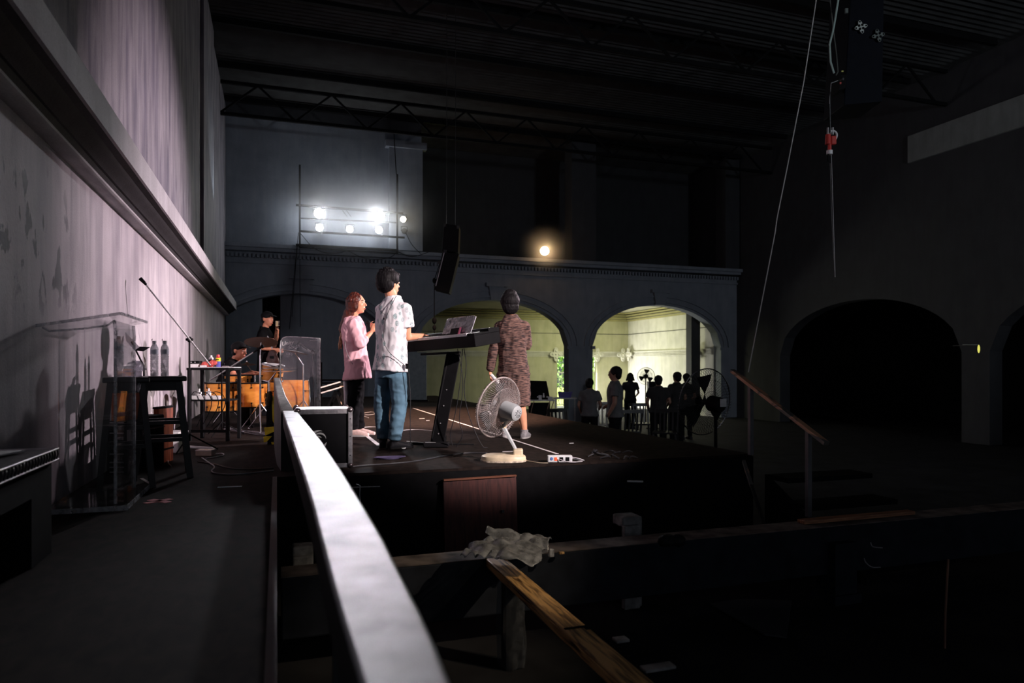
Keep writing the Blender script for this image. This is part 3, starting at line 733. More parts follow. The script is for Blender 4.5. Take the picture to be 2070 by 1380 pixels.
# ================================================================== EQUIPMENT RACK, DRUMS, CASES
q = Q(420, 7.2)
r = thing('equipment_table', 'black metal-framed table with a white top full of small things, left of the drums', 'table', q.loc, q.rz)
G().bx(-.215, .215, 0, .34, .765, .772).build('table_top', WHITE, r, False)
G().bx(-.22, .22, -.005, .345, .74, .765).build('frame', BLK, r, False)
for x in (-.20, .20):
    for y in (.02, .32): G().bx(x-.016, x+.016, y-.016, y+.016, 0, .74).build('leg', BLK, r, False)
G().bx(-.2, .2, 0, .34, .415, .43).build('shelf', BLK, r, False)
G().bx(-.2, .2, .0, .02, .09, .12).build('lower_rail', BLK, r, False)
def on(q, px, py, z, dy=.1):      # the place on a level above the local frame q
    p = q(px, py, dy); c = Vector(q.loc)+Matrix.Rotation(q.rz, 3, 'Z') @ V(p.x, dy, 0); return (c.x, c.y, z)
r = thing('spray_can', 'blue and yellow spray can with red cap on the table top', 'can', on(q, 441, 740, .772), q.rz)
G().lathe((0, 0, 0), (0, 0, 1), [(0, .024), (.002, .025), (.06, .025)], 16).build('blue_band', mat('can_blue', (.10, .10, .38), .35), r)
G().lathe((0, 0, .06), (0, 0, 1), [(0, .0251), (.035, .0251)], 16).build('yellow_band', mat('can_yellow', (.85, .68, .02), .35), r)
G().lathe((0, 0, .095), (0, 0, 1), [(0, .025), (.008, .02), (.01, .012), (.012, .017), (.035, .016)], 16).build('cap', mat('can_red', (.75, .05, .07), .35), r)
G().ell((-.008, -.025, .078), (.008, 0, 0), (0, .002, 0), (0, 0, .006)).ell((.009, -.025, .078), (.008, 0, 0), (0, .002, 0), (0, 0, .006)).build('emblem', BLK, r)
r = thing('squeeze_bottle', 'small black bottle with white nozzle behind the red cloth', 'bottle', on(q, 427, 740, .772, .2), q.rz)
G().lathe((0, 0, 0), (0, 0, 1), [(0, .024), (.06, .025), (.08, .022)], 14).build('bottle_body', BLK, r)
G().lathe((0, 0, .08), (0, 0, 1), [(0, .022), (.02, .022), (.022, .012), (.045, .010)], 14).build('nozzle', WHITE, r)
RED = mat('red_cloth', (.62, .10, .09), .85, scale=50)
g = G()
for i in range(11): g.ell((random.uniform(-.07, .06), random.uniform(-.03, .03), random.uniform(.012, .045)), (random.uniform(.02, .035), 0, 0), (0, .03, .004), (0, 0, random.uniform(.015, .026)))
o = solid(g, 'cleaning_cloth', RED, None, .004, 2, .006, 45); tag(o, 'crumpled red cloth lying on the table top', 'cloth'); o.location = on(q, 424, 740, .776); o.rotation_euler[2] = q.rz
r = thing('audio_interface', 'flat black and white box on the left of the table top', 'device', on(q, 393, 740, .772), q.rz)
G().bx(-.05, .05, -.03, .06, 0, .032).build('white_box', WHITE, r, False, .002); G().bx(-.052, .058, -.025, .06, .033, .066).build('black_unit', BLK, r, False, .002)
G().cyl((-.02, -.026, .05), (-.02, -.034, .05), .006).cyl((.02, -.026, .05), (.02, -.034, .05), .006).build('knob', ALU, r)
tag(G().box(V(*on(q, 411, 740, .781, .05)), (.06, .03, .018), Matrix.Rotation(q.rz, 3, 'Z')).build('tape_roll_box', PAPER, None, False), 'small white box in front of the red cloth on the table', 'box')
g = G().tube([on(q, 449, 740, .777, .08), on(q, 455, 740, .779, .06), on(q, 463, 740, .776, .02)], .006, 6)
tag(g.build('drum_key', ALU, None), 'small metal clamp lying at the right edge of the table top', 'clamp')
r = thing('power_strip', 'long white power strip lying on the table shelf', 'power strip', on(q, 414, 740, .43), q.rz)
G().bx(-.16, .16, -.03, .03, 0, .04).build('strip_body', WHITE, r, False, .004)
for x in (-.1, -.03, .04, .11): G().bx(x-.018, x+.018, -.018, .018, .04, .042).build('socket', mat('socket_grey', (.3, .3, .32), .5), r, False)
for k, (px, h) in enumerate(((403, .07), (422, .075))):
    r = thing('plug_adapter', ('white plug adapter on the left of the shelf power strip', 'white plug adapter nearer the middle of the shelf power strip')[k], 'plug', on(q, px, 740, .472), q.rz)
    G().bx(-.02, .02, -.018, .018, 0, h*.6).build('body', WHITE, r, False, .004); G().cyl((0, 0, h*.6), (0, 0, h), .008).build('cord_neck', WHITE, r)
g = G()
for k in range(4):
    x0 = 388+k*14
    g.tube([q(x0, 803, .1)+V(0, 0, .03), q(x0+4, 790, .03), q(x0+22, 796, -.04), q(x0+28, 820, -.02), q(x0+10-4*k, 862, .02)], .004, 6, 3)
o = tag(g.build('shelf_cables', BLK, None), 'black cables looping off the table shelf', 'cables'); o.location = q.loc; o.rotation_euler[2] = q.rz

# microphone boom stands
def stand(q, lab, foot, clutch, boom0, boom1, head=None, mic=False, r_=.0075, chrome=False):
    r = thing('microphone_stand', lab, 'microphone stand', q.loc, q.rz, 'microphone stands on the stage')
    F, K = V(foot, 0, 0) if not isinstance(foot, Vector) else foot, clutch
    F = V(F.x, F.y, .0); top = V(F.x, F.y, .16)
    G().cyl(V(F.x, F.y, .10), K, r_+.002, r_, 10).build('pole', CHROME if chrome else BLK, r)
    for k in range(3):
        a = k*2*PI/3+.5; G().cyl(top, F+V(math.cos(a)*.24, math.sin(a)*.24, .012), .007, .006, 8).build('leg', BLK, r)
    G().ell(K, (.022, 0, 0), (0, .022, 0), (0, 0, .028)).cyl(K+V(-.03, 0, 0), K+V(.03, 0, 0), .012).build('clutch', BLK, r)
    G().cyl(boom0, boom1, .0075, .0075, 8).build('boom', CHROME if chrome else mat('boom_metal', (.34, .33, .34), .35, .6), r)
    if head is not None:
        d = (boom1-boom0).normalized(); G().cyl(boom1, boom1+d*.03, .011).cyl(boom1+d*.02, boom1+d*.02+head, .013, .016).build('microphone_clip', BLK, r)
    if mic:
        d = (boom1-boom0).normalized(); G().cyl(boom1, boom1+d*.10, .010, .014).sph(boom1+d*.12, .022).build('microphone', BLK, r)
    return r
q = Q(382, 6.5)
stand(q, 'tall black boom stand with its long bare boom reaching up to the left', V(q(383, 686, -.19).x, -.19, 0), q(383, 686, -.19), q(425, 738), q(295, 575, -.62), V(-.035, 0, .035))

# drums
MAPLE = wood('drum_maple', (.55, .16, .02), (.95, .42, .08), (1.5, 1.5, 6), 2.2, .22, .3, .72)
HEAD = mat('drum_head', (.72, .70, .68), .4, var=.06)
def drum(name, lab, q, ax, c, R, L, nl=8, legs=False, group=None):
    r = thing(name, lab, 'drum', q.loc, q.rz, group); ax = Vector(ax).normalized(); c = Vector(c)
    G().lathe(c-ax*L/2, ax, [(0.0, R-.006), (.0, R), (L, R), (L, R-.006)], 40).build('shell', MAPLE, r)
    for s in (-1, 1):
        e = c+ax*s*L/2
        G().torus(e, ax, R+.006, .008, 40, 8).build('hoop', BLK if legs else CHROME, r)
        G().lathe(e+ax*s*.001, ax*s, [(0, R), (.003, R-.01)], 32).build('drum_head', HEAD, r)
    u, v = perp(ax)
    for k in range(nl):
        a = 2*PI*(k+.35)/nl; d = u*math.cos(a)+v*math.sin(a)
        for s in (-1, 1):
            G().box(c+d*(R+.008)+ax*s*(L/2-.055), (.016, .016, .016)).cyl(c+d*(R+.012)+ax*s*(L/2-.05), c+d*(R+.012)+ax*s*(L/2+.006), .0035, None, 6).build('lug', BLK, r)
    if legs:
        for k in range(3):
            a = 2*PI*k/3+.4; d = u*math.cos(a)+v*math.sin(a); p = c+d*(R+.02)
            G().cyl(V(p.x, p.y, c.z+.06), V(p.x, p.y, .0), .006, None, 8).sph(V(p.x, p.y, .014), .014).box(V(p.x, p.y, c.z-.0), (.03, .03, .05)).build('leg', BLK, r)
    return r
q = Q(437, 8.0); drum('floor_tom', 'orange maple floor tom nearest the wall, behind the table', q, (0, 0, 1), (0, .15, .42), .19, .33, 8, True, 'floor toms')
q = Q(505, 8.6); drum('floor_tom', 'orange maple floor tom in the middle with a black badge on its side', q, (0, 0, 1), (0, .1, .42), .172, .30, 8, True, 'floor toms')
q = Q(572, 9.1); drum('bass_drum', 'large orange maple bass drum lying on its side behind the acrylic shield', q, (1, .36, 0), (0, .25, .31), .285, .50, 8, False)
q = Q(548, 8.9); t = drum('rack_tom', 'small orange maple tom mounted above the bass drum', q, (.15, -.1, 1), (0, .05, .70), .135, .20, 6, False)
G().cyl((0, .05, .60), (.06, .2, .56), .01).build('tom_mount', CHROME, t)
q = Q(505, 8.6); tag(t, None)
q = Q(478, 8.8); drum('snare_drum', 'shallow snare drum in front of the seated drummer', q, (0, 0, 1), (.02, .0, .60), .17, .13, 8, True)
BRZ = mat('dark_bronze', (.055, .024, .012), .35, .8, .3, 20); BRZ2 = mat('bright_bronze', (.62, .58, .52), .22, .9, .1)
def cymbal(lab, q, c, R, tilt, m, foot, group='cymbals of the drum kit', hat=False):
    r = thing('cymbal_stand', lab, 'cymbal', q.loc, q.rz, group); ax = Vector(tilt).normalized(); c = Vector(c)
    for k in range(2 if hat else 1):
        cc = c-ax*.03*k; sgn = -1 if k else 1
        G().lathe(cc, ax*sgn, [(0, R), (.002, R), (.012, R*.62), (.018, R*.24), (.034, R*.16), (.04, .008)], 36).build('cymbal', m, r)
    G().sph(c+ax*.05, .012).cyl(c, c+ax*.06, .004).build('wing_nut', CHROME, r)
    F = Vector(foot)
    G().cyl(F+V(0, 0, .12), V(F.x, F.y, max(c.z-.15, .3)), .012, .010, 10).cyl(V(F.x, F.y, max(c.z-.17, .3)), c, .007, None, 8).build('pole', CHROME, r)
    for k in range(3):
        a = 2*PI*k/3+.9; G().cyl(F+V(0, 0, .34), F+V(math.cos(a)*.26, math.sin(a)*.26, .015), .007, None, 8).sph(F+V(math.cos(a)*.26, math.sin(a)*.26, .012), .012).build('leg', CHROME, r)
    return r
q = Q(526, 8.2); cymbal('large dark bronze cymbal seen from below in front of the drummer', q, q(528, 692), .19, (-.10, .30, 1), BRZ, (.0, .0, 0))
q = Q(640, 8.9); cymbal('dark tilted cymbal seen through the acrylic shield', q, q(596, 712), .16, (.16, .10, 1), BRZ, V(-.20, .1, 0))
q = Q(540, 8.45); cymbal('pair of pale hi-hat cymbals left of the shield edge', q, q(565, 744), .20, (.0, -.03, 1), BRZ2, V(.0, .05, 0), hat=True)
q = Q(500, 10.2); cymbal('small dark cymbal behind the drummer\'s arm', q, q(499, 737), .13, (.02, -.10, 1), BRZ, V(.04, .2, 0))
q = Q(448, 7.75); stand(q, 'short boom stand aimed across the floor toms', 0, q(490, 735)+V(-.23, 0, 0), q(425, 768), q(512, 712), None, True)
q = Q(636, 8.0); stand(q, 'black microphone stand standing behind the acrylic shield', 0, q(632, 712), q(636, 716), q(622, 706), None, True)
q = Q(460, 9.6)
r = thing('drum_throne', 'round black drum seat under the drummer', 'seat', (q.loc[0], q.loc[1], 0), q.rz)
G().lathe((0, 0, .44), (0, 0, 1), [(0, .15), (.01, .165), (.06, .165), (.075, .14)], 24).build('cushion', BLK, r)
G().cyl((0, 0, .1), (0, 0, .44), .015).build('pole', CHROME, r)
for k in range(3): a = 2*PI*k/3; G().cyl((0, 0, .25), (math.cos(a)*.22, math.sin(a)*.22, .01), .01).build('leg', CHROME, r)

# clear drum shield
q = Q(606, 7.45)
r = thing('drum_shield', 'clear acrylic drum shield panel with white lettering at the top', 'shield panel', q.loc, q.rz-.10)
def sh(px, py): p = q(px, py); return V(p.x, 0, p.z)
pts = [(565, 700), (566, 690), (570, 683), (578, 680), (600, 680.5), (648, 684)]
P = [sh(*a) for a in pts]; zb = .002
P = [V(P[0].x, 0, zb)]+P+[V(P[-1].x, 0, zb)]
G().prism(P, (0, .006, 0)).build('panel', clear('shield_acrylic', (.93, .94, .95), .10, .08, .04), r, False)
g = G()
for a, b in zip(P, P[1:]): g.bar(a+V(0, .003, 0), b+V(0, .003, 0), .010, .010, (0, 1, 0))
g.build('edge', clear('shield_edge', (.8, .8, .82), .7, .3, .1), r)
G().bar(P[-1]+V(-.02, .003, 0), P[-2]+V(-.02, .003, 0), .006, .028, (1, 0, 0)).build('hinge_strip', clear('hinge_clear', (.8, .8, .82), .5, .2, .1), r, False)
def text(s, name, size, m, parent, loc, rot=(PI/2, 0, 0), ext=.0006, font=None, shear=0):
    c = bpy.data.curves.new(name, 'FONT'); c.body = s; c.size = size; c.extrude = ext; c.shear = shear; c.align_x = 'LEFT'
    o = bpy.data.objects.new(name, c); COL.objects.link(o); dg = bpy.context.evaluated_depsgraph_get(); dg.update()
    me = bpy.data.meshes.new_from_object(o.evaluated_get(dg), depsgraph=dg); bpy.data.objects.remove(o)
    o = bpy.data.objects.new(name, me); COL.objects.link(o); me.materials.clear(); me.materials.append(m); o.parent = parent; o.location = loc; o.rotation_euler = rot; return o
p = sh(566, 697); text('Unity', 'lettering', .062, PAPER, r, (p.x+.01, -.002, p.z-.01), (PI/2, -.15, 0), shear=.3)
p = sh(578, 700); text('South', 'lettering', .055, PAPER, r, (p.x+.02, -.002, p.z-.03), (PI/2, -.15, 0), shear=.3)
p = sh(573, 707); text('6 8 0', 'lettering', .035, PAPER, r, (p.x+.02, -.002, p.z-.055), (PI/2, .1, 0))
p = sh(627, 689); text('Jamm x Gos', 'lettering', .018, PAPER, r, (p.x, -.002, p.z), (PI/2, 0, 0))

# flight case
r = thing('flight_case', 'black flight case with metal edges and grey swirl emblem at the stage front', 'case', (0, 0, 0))
x0, x1, y0, y1, h = .14, .515, 5.27, 5.62, .465
G().bx(x0, x1, y0, y1, .035, h-.006).build('case_body', mat('case_black', (.008, .008, .010), .7, spec=.15), r, False)
g = G()
for x in (x0, x1):
    for y in (y0, y1): g.box((x, y, h/2+.02), (.032, .032, h-.05))
for z in (.045, h-.02):
    for y in (y0, y1): g.box(((x0+x1)/2, y, z), (x1-x0, .012, .034))
    for x in (x0, x1): g.box((x, (y0+y1)/2, z), (.012, y1-y0, .034))
g.bx(x0, x1, y0, y1, h-.006, h).build('metal_edging', ALU, r, False, .003)
g = G()
for i in range(3): g.box(((x0+x1)/2-.04, y0-.0065, h-.012-.008*i), (x1-x0-.1, .001, .0018))
g.build('edging_grooves', BLK, r, False)
for x in (x0, x1):
    for y in (y0, y1):
        for z in (.045, h-.01): G().sph((x, y, z), .024).build('ball_corner', mat('corner_steel', (.3, .24, .25), .3, .9), r)
for z in (.12, .26, .39): G().cyl((x1, y0-.016, z), (x1, y0-.019, z), .004).build('rivet', STEEL, r)
SWIRL = mat('grey_print', (.75, .75, .75), .6, var=.1)
def crescent(g, cx, cz, R, a0, a1, w_, dx=0, dz=0):
    n = 22; out = []; inn = []
    for i in range(n+1):
        t = i/n; a = a0+(a1-a0)*t; out.append(V(cx+math.cos(a)*R, y0-.002, cz+math.sin(a)*R)); k = R-w_*math.sin(PI*min(1, t*1.0))-.001
        inn.append(V(cx+math.cos(a)*k+dx*math.sin(PI*t), y0-.002, cz+math.sin(a)*k+dz*math.sin(PI*t)))
    for i in range(n): g.prism([out[i], out[i+1], inn[i+1], inn[i]], (0, -.001, 0))
g = G(); cx, cz = .285, .245
crescent(g, cx, cz, .066, 1.1, 3.6, .018); crescent(g, cx+.012, cz+.004, .045, -.1, 2.9, .012); crescent(g, cx+.006, cz-.02, .055, -1.9, -.05, .020)
crescent(g, cx, cz, .026, .3, 5.6, .020); g.build('swirl_emblem', SWIRL, r, False)
g = G(); g.prism([V(.335, y0-.002, .14), V(.345, y0-.002, .105), V(.36, y0-.002, .155), V(.375, y0-.002, .07), V(.35, y0-.002, .06), V(.32, y0-.002, .11)], (0, -.001, 0)); g.build('emblem_lettering', SWIRL, r, False)
# keyboard instrument on slanting column stand
d0, d1 = 6.9, 6.05
A, B = WD(812, 689, d0), WD(958, 675, d1); Ab, Bb = WD(812, 712, d0), WD(958, 700, d1)
mid = (A+B)/2
r = thing('digital_piano', 'long black digital piano played by the man in the patterned shirt', 'keyboard', (mid.x, mid.y, 0), math.atan2(B.y-A.y, B.x-A.x))
Lh = ((B-A).xy.length)/2; zc = (A.z+B.z)/2; tlt = math.atan2(B.z-A.z, 2*Lh)
RT = Matrix.Rotation(-tlt, 3, 'Y') @ Matrix.Rotation(math.radians(9), 3, 'X')
def KP(x, y, z): return V(0, 0, zc)+RT @ V(x, y, z)
def kbox(g, xa, xb, ya, yb, za, zb): return g.hexa([KP(xa, ya, za), KP(xb, ya, za), KP(xb, yb, za), KP(xa, yb, za), KP(xa, ya, zb), KP(xb, ya, zb), KP(xb, yb, zb), KP(xa, yb, zb)])
kbox(G(), -Lh-.30, Lh, .0, .30, -.115, -.012).build('body', BLK, r, False, .006)
kbox(G(), -Lh-.30, Lh, .17, .30, -.012, .03).build('control_panel', BLK, r, False, .004)
kbox(G(), Lh-.1, Lh, .0, .17, -.012, .006).build('side_block', BLK, r, False, .003)
kx0, kx1 = -Lh-.26, Lh-.1; nk = 40
g = G(); 
for i in range(nk):
    xa = kx0+(kx1-kx0)*i/nk; kbox(g, xa+.0008, xa+(kx1-kx0)/nk-.0008, -.004, .15, -.012, .012)
g.build('white_keys', mat('key_white', (.85, .83, .84), .25, var=.03), r, False)
g = G()
for i in range(nk):
    if i % 7 in (0, 1, 3, 4, 5): xa = kx0+(kx1-kx0)*(i+1)/nk; kbox(g, xa-.006, xa+.006, .05, .15, .010, .022)
g.build('black_keys', BLK, r, False)
kbox(G(), -.08, Lh-.02, .20, .21, .03, .034).build('panel_edge_light', ALU, r, False)
# music rest
def rest(px, py, dd): p = WD(px, py, dd); return Matrix.Rotation(-r.rotation_euler[2], 3, 'Z') @ (p-Vector((mid.x, mid.y, 0)))
q0 = [rest(893, 676, 6.55), rest(903, 646, 6.65), rest(907, 643, 6.66), rest(957, 637, 6.25), rest(962, 640, 6.22), rest(950, 676, 6.13)]
G().prism(q0, (.003, .004, 0)).build('music_rest', clear('rest_acrylic', (.6, .62, .64), .75, .14, .1), r, False)
G().bar(rest(888, 679, 6.5), rest(953, 676, 6.1), .012, .02).build('rest_clamp', BLK, r, False)
root = r
r = thing('phone', 'black phone with pink side leaning on the music rest', 'phone', (0, 0, 0))
G().prism([WD(909, 676, 6.35), WD(912, 664, 6.40), WD(929, 662, 6.28), WD(925, 675, 6.24)], (.004, -.006, 0)).build('phone_body', BLK, r, False)
G().prism([WD(925, 675, 6.23), WD(929, 661, 6.27), WD(932, 661, 6.25), WD(928, 675, 6.21)], (.004, -.006, 0)).build('pink_edge', mat('pink_plastic', (.9, .18, .35), .4), r, False)
# stand
q = Q(888, 6.75)
r = thing('keyboard_stand', 'black slanting column stand under the digital piano', 'keyboard stand', q.loc, q.rz)
a, b = q(884, 893), q(917, 714, -.25)
G().bar(a, b, .13, .05, (0, 1, 0)).build('column', BLK, r, False, .006)
G().bar(a+V(-.05, -.03, .02), b+V(-.05, -.03, -.05), .008, .006, (0, 1, 0)).build('column_seam', STEEL, r, False)
G().bar(q(818, 897, .15), q(958, 900, .12), .05, .03).build('base_bar', BLK, r, False)
G().bar(q(822, 894, .15)+V(0, 0, .012), q(856, 897, .15)+V(0, 0, .012), .03, .004).build('bright_strip', ALU, r, False)
G().bx(-.14, .10, -.14, .0, .003, .05).build('foot_block', BLK, r, False, .01)
G().bar((-.12, -.13, .052), (-.02, -.13, .052), .02, .004).build('foot_strip', ALU, r, False)
G().bx(-.05, .06, .02, .12, .04, .10).build('hinge', BLK, r, False, .008)
for t in (.1, .22, .42, .6): p = a.lerp(b, t); G().cyl(p+V(0, -.027, 0), p+V(0, -.032, 0), .006).build('bolt', ALU, r)
G().bar(q(852, 716, -.1), q(930, 712, -.3), .03, .02).build('support_arm', BLK, r, False)
# small things in the middle ground behind the case
q = Q(676, 11.0)
r = thing('small_keyboard', 'small white-edged keyboard tilted on a low black stand behind the shield', 'keyboard', q.loc, q.rz)
a, b = q(651, 787), q(692, 775)
G().bar(a, b, .25, .05).build('body', BLK, r, False); G().bar(a+V(0, -.13, .03), b+V(0, -.13, .03), .01, .02).bar(a+V(.02, -.13, -.05), b+V(.02, -.13, -.05), .01, .02).build('white_edge', WHITE, r, False)
for s in (-1, 1): G().bar(q(678, 790), q(676+s*14, 824), .03, .03, (0, 1, 0)).bar(q(678, 790)+V(0, .2, 0), q(676-s*14, 824)+V(0, .2, 0), .03, .03, (0, 1, 0)).build('stand_leg', BLK, r, False)
G().bx(-.1, .12, 0, .2, .42, .45).build('stand_top', BLK, r, False)
q = Q(692, 11.3); r = thing('small_amplifier', 'small black amplifier box with pale corners beside the low keyboard', 'amplifier', q.loc, q.rz)
G().bx(-.06, .12, 0, .2, 0, .48).build('cabinet', BLK, r, False, .01); G().bx(-.05, .02, -.004, 0, .42, .46).bx(-.05, .02, -.004, 0, .16, .20).build('corner_protectors', mat('tan_plastic', (.6, .42, .3), .5), r, False)
q = Q(655, 12.5); r = thing('stage_barrier', 'low black double-railed barrier across the back of the stage', 'barrier', q.loc, q.rz)
G().bar(q(640, 768), q(702, 768), .03, .03).build('rail', BLK, r, False); G().bar(q(640, 774), q(702, 774), .03, .03).build('rail', BLK, r, False)
for px in (649, 700): a = q(px, 732 if px == 649 else 765); G().bar(V(a.x, 0, 0), a, .035, .035, (0, 1, 0)).build('post', BLK, r, False)
# grey screen panel at the back behind the keyboard
q = Q(845, 15.5); r = thing('partition_board', 'plain blue-grey board standing at the back of the stage behind the piano', 'board', q.loc, q.rz)
a, b = q(826, 712), q(862, 712); G().bx(a.x, b.x, 0, .04, .02, a.z).build('board', mat('blue_grey', (.20, .25, .27), .7), r, False); G().bx(a.x-.02, b.x+.04, -.05, .09, 0, .03).build('foot', BLK, r, False)

# fan builder
GR = mat('fan_grey', (.34, .36, .37), .4, var=.06); CREAM = mat('aged_cream', (.62, .52, .36), .45, var=.25, scale=9)
GUARD = mat('guard_wire', (.36, .31, .30), .4, .3)
def fan(r, C, f, R, motor, guard, body, blades, n=60, rd=.0016, depth=.16, bl=.30, mr=.065):
    """C cage centre, f the direction the fan blows, R cage radius; the motor sits behind"""
    C, f = Vector(C), Vector(f).normalized(); u, v = perp(f)
    fc = G(); rc = G()
    for i in range(n):
        a = 2*PI*i/n; d = u*math.cos(a)+v*math.sin(a); tw = u*math.cos(a+.25)+v*math.sin(a+.25)
        fc.tube([C+f*depth*.55+tw*.05, C+f*depth*.5+tw*R*.55, C+f*depth*.28+d*R*.93, C+d*R], rd, 4)
        rc.tube([C-f*depth*.5+tw*.06, C-f*depth*.48+tw*R*.55, C-f*depth*.28+d*R*.93, C+d*R], rd, 4)
    for k in (.35, .68): fc.torus(C+f*depth*.52*(1.02-k*.2), f, R*k, rd, 40, 4); rc.torus(C-f*depth*.5*(1.02-k*.2), f, R*k, rd, 40, 4)
    fc.build('front_grille', guard, r); rc.build('rear_grille', guard, r)
    G().torus(C, f, R, .007, 48, 8).build('guard_rim', guard, r)
    G().lathe(C+f*depth*.5, f, [(0, .05), (.01, .05), (.014, .03)], 20).build('centre_cap', body, r)
    hub = C-f*.0
    G().lathe(hub-f*.03, f, [(0, .035), (.05, .035), (.06, .02)], 16).build('hub', blades, r)
    for k in range(3):
        a = 2*PI*k/3+.4; g = G(); vs = []; fs = []; m = 9
        for i in range(m+1):
            t = i/m; rr = .03+(R*.86-.03)*t; wd = .25+.75*math.sin(min(1, t*1.15)*PI*.62)
            for s in (-1, 1):
                aa = a+s*wd*.42; p = hub+(u*math.cos(aa)+v*math.sin(aa))*rr+f*(s*.028*(1-.3*t)); vs += [p, p+f*.002]
        for i in range(m): o = i*4; fs += [(o, o+2, o+6, o+4), (o+1, o+5, o+7, o+3), (o, o+4, o+5, o+1), (o+2, o+3, o+7, o+6)]
        g.add(vs, fs).build('blade', blades, r)
    G().lathe(C-f*depth*.45, -f, [(0, mr*.8), (.012, mr), (motor*.75, mr*.97), (motor*.93, mr*.86), (motor, mr*.6), (motor+.002, .01)], 26).build('motor_housing', body, r)
    g = G()
    for k in range(9): a = 2*PI*k/9; d = u*math.cos(a)+v*math.sin(a); g.bar(C-f*(depth*.45+motor+.001)+d*mr*.15, C-f*(depth*.45+motor+.001)+d*mr*.5, .005, .003)
    g.torus(C-f*(depth*.45+motor*.96), f, mr*.62, .003, 24, 5).build('motor_vents', BLKM, r)
    return C-f*(depth*.45+motor*.45)
q = Q(1030, 5.72)
r = thing('stage_fan', 'old cream and grey stand fan with wire cage at the front of the stage', 'fan', q.loc, q.rz)
ff = V(-.72, .62, .20)
C = q(1008, 823)
BL = clear('fan_blade_clear', (.30, .25, .24), .09, .03, .2)
m = fan(r, C, ff, .252, .155, GUARD, GR, BL, 76, .0020, .13, mr=.072)
G().bar(m+V(.03, -.03, -.05), m+V(-.07, .05, -.07), .05, .05).build('motor_bracket', GR, r, False, .01)
a = q(1018, 862); b = q(1050, 922)
G().cyl(m+V(-.02, 0, -.07), a, .018, .014).cyl(a, b, .016, .013).bar(a+V(-.012, -.015, 0), b+V(-.012, -.015, .02), .012, .012).build('neck', GR, r)
G().sph(a, .024).build('neck_joint', CREAM, r)
rings = [(V(0, 0, z), V(.185*k, 0, 0), V(0, .13*k, 0)) for z, k in ((.001, .94), (.008, 1), (.03, 1), (.042, .97), (.055, .80))]
o = G().loft([(c+V(-.05, .0, 0), uu, vv) for c, uu, vv in rings], 36, True, 2.6).build('base', CREAM, r)
G().loft([(V(-.05, 0, 0.0)+V(0, 0, z), V(.19, 0, 0), V(0, .135, 0)) for z in (0, .012)], 36, True, 2.6).build('base_rim', mat('cream_scuffed', (.5, .42, .33), .6, var=.7, scale=30), r)
G().bx(.03, .11, -.06, .05, .02, .10).build('switch_box', CREAM, r, False, .012)
# dark fan at the right, pedestal stands on the hall floor
q = Q(1424, 8.0, GZ)
r = thing('pedestal_fan', 'large black pedestal fan in the dark to the right of the stage', 'fan', q.loc, q.rz)
C = q(1425, 812); m = fan(r, C, V(-.45, .85, .1), .385, .18, mat('black_wire', (.05, .05, .055), .3, .6), BLK, BLK, 64, .002, .2, mr=.09)
G().cyl((m.x, m.y, .06), m-V(0, 0, .08), .022, .018).build('pole', BLK, r); G().lathe((m.x, m.y, 0), (0, 0, 1), [(0, .24), (.02, .25), (.05, .18), (.06, .04)], 30).build('base', BLK, r)
p = m+V(.05, -.12, .02); G().box(p, (.07, .01, .09)).build('rating_label', mat('grey_label', (.4, .4, .42), .5), r, False)
q = Q(1306, 19.0, GZ)
r = thing('pedestal_fan', 'round pedestal fan silhouetted against the bright side room wall', 'fan', q.loc, q.rz)
C = q(1306, 760); m = fan(r, C, V(-.1, -1, .05), .235, .12, mat('mid_wire', (.12, .12, .12), .4, .3), BLK, BLK, 36, .0022, .14)
G().cyl((m.x, m.y, .05), m-V(0, 0, .05), .016).build('pole', BLK, r); G().lathe((m.x, m.y, 0), (0, 0, 1), [(0, .2), (.03, .2), (.05, .04)], 24).build('base', BLK, r)

# floor tape, cables, power strip, small items
TAPE = mat('white_tape', (.80, .76, .76), .5, var=.15)
def tape(pts, wd, m, name, lab):
    g = G()
    for (a, b) in pts: g.bar(V(*a, .0015), V(*b, .0015), wd, .002)
    return tag(g.build(name, m, None, False), lab, 'tape')
tape([((2.36, 5.7), (2.40, 12.8))], .028, TAPE, 'floor_tape', 'long white tape line running back across the stage floor')
tape([((.95, 6.88), (.95, 7.85))], .045, TAPE, 'floor_tape', 'short white tape strip on the floor between the two singers\' feet')
tape([((1.95, 6.02), (2.10, 6.0))], .02, TAPE, 'floor_tape', 'tiny white tape piece just right of the stand fan base')
a, b = WZ(440, 985), WZ(489, 983); tape([((a.x, a.y), (b.x, b.y))], .03, mat('blue_tape', (.45, .62, .70), .5), 'floor_tape', 'short pale blue tape strip on the floor below the drum area')
a, b = WZ(286, 967), WZ(303, 977); tape([((a.x, a.y), (b.x, b.y))], .02, TAPE, 'floor_tape', 'small slanted white tape strip in front of the bar stools')
c = WZ(320, 1013); PT = mat('pink_tape', (.75, .22, .24), .6)
tape([((c.x-.06, c.y-.05), (c.x+.06, c.y+.05)), ((c.x-.05, c.y+.06), (c.x+.06, c.y-.06))], .045, PT, 'floor_tape', 'pink tape cross on the dark floor right of the lectern')
a, b = WZ(379, 905), WZ(436, 909); g = G().bar(V(a.x, a.y, .012), V(b.x, b.y, .012), .02, .02)
tag(g.build('white_rod', WHITE, None, False), 'thin white rod on the floor behind the pale box', 'rod')
c = WZ(411, 922)
r = thing('adapter_box', 'pale cream adapter box on the floor below the equipment table', 'box', (c.x, c.y, 0), -TH)
G().bx(-.07, .07, 0, .09, 0, .055).build('box', mat('box_cream', (.75, .62, .5), .5), r, False, .006); G().bx(-.071, .071, -.001, .091, .045, .05).build('lid_line', WHITE, r, False)
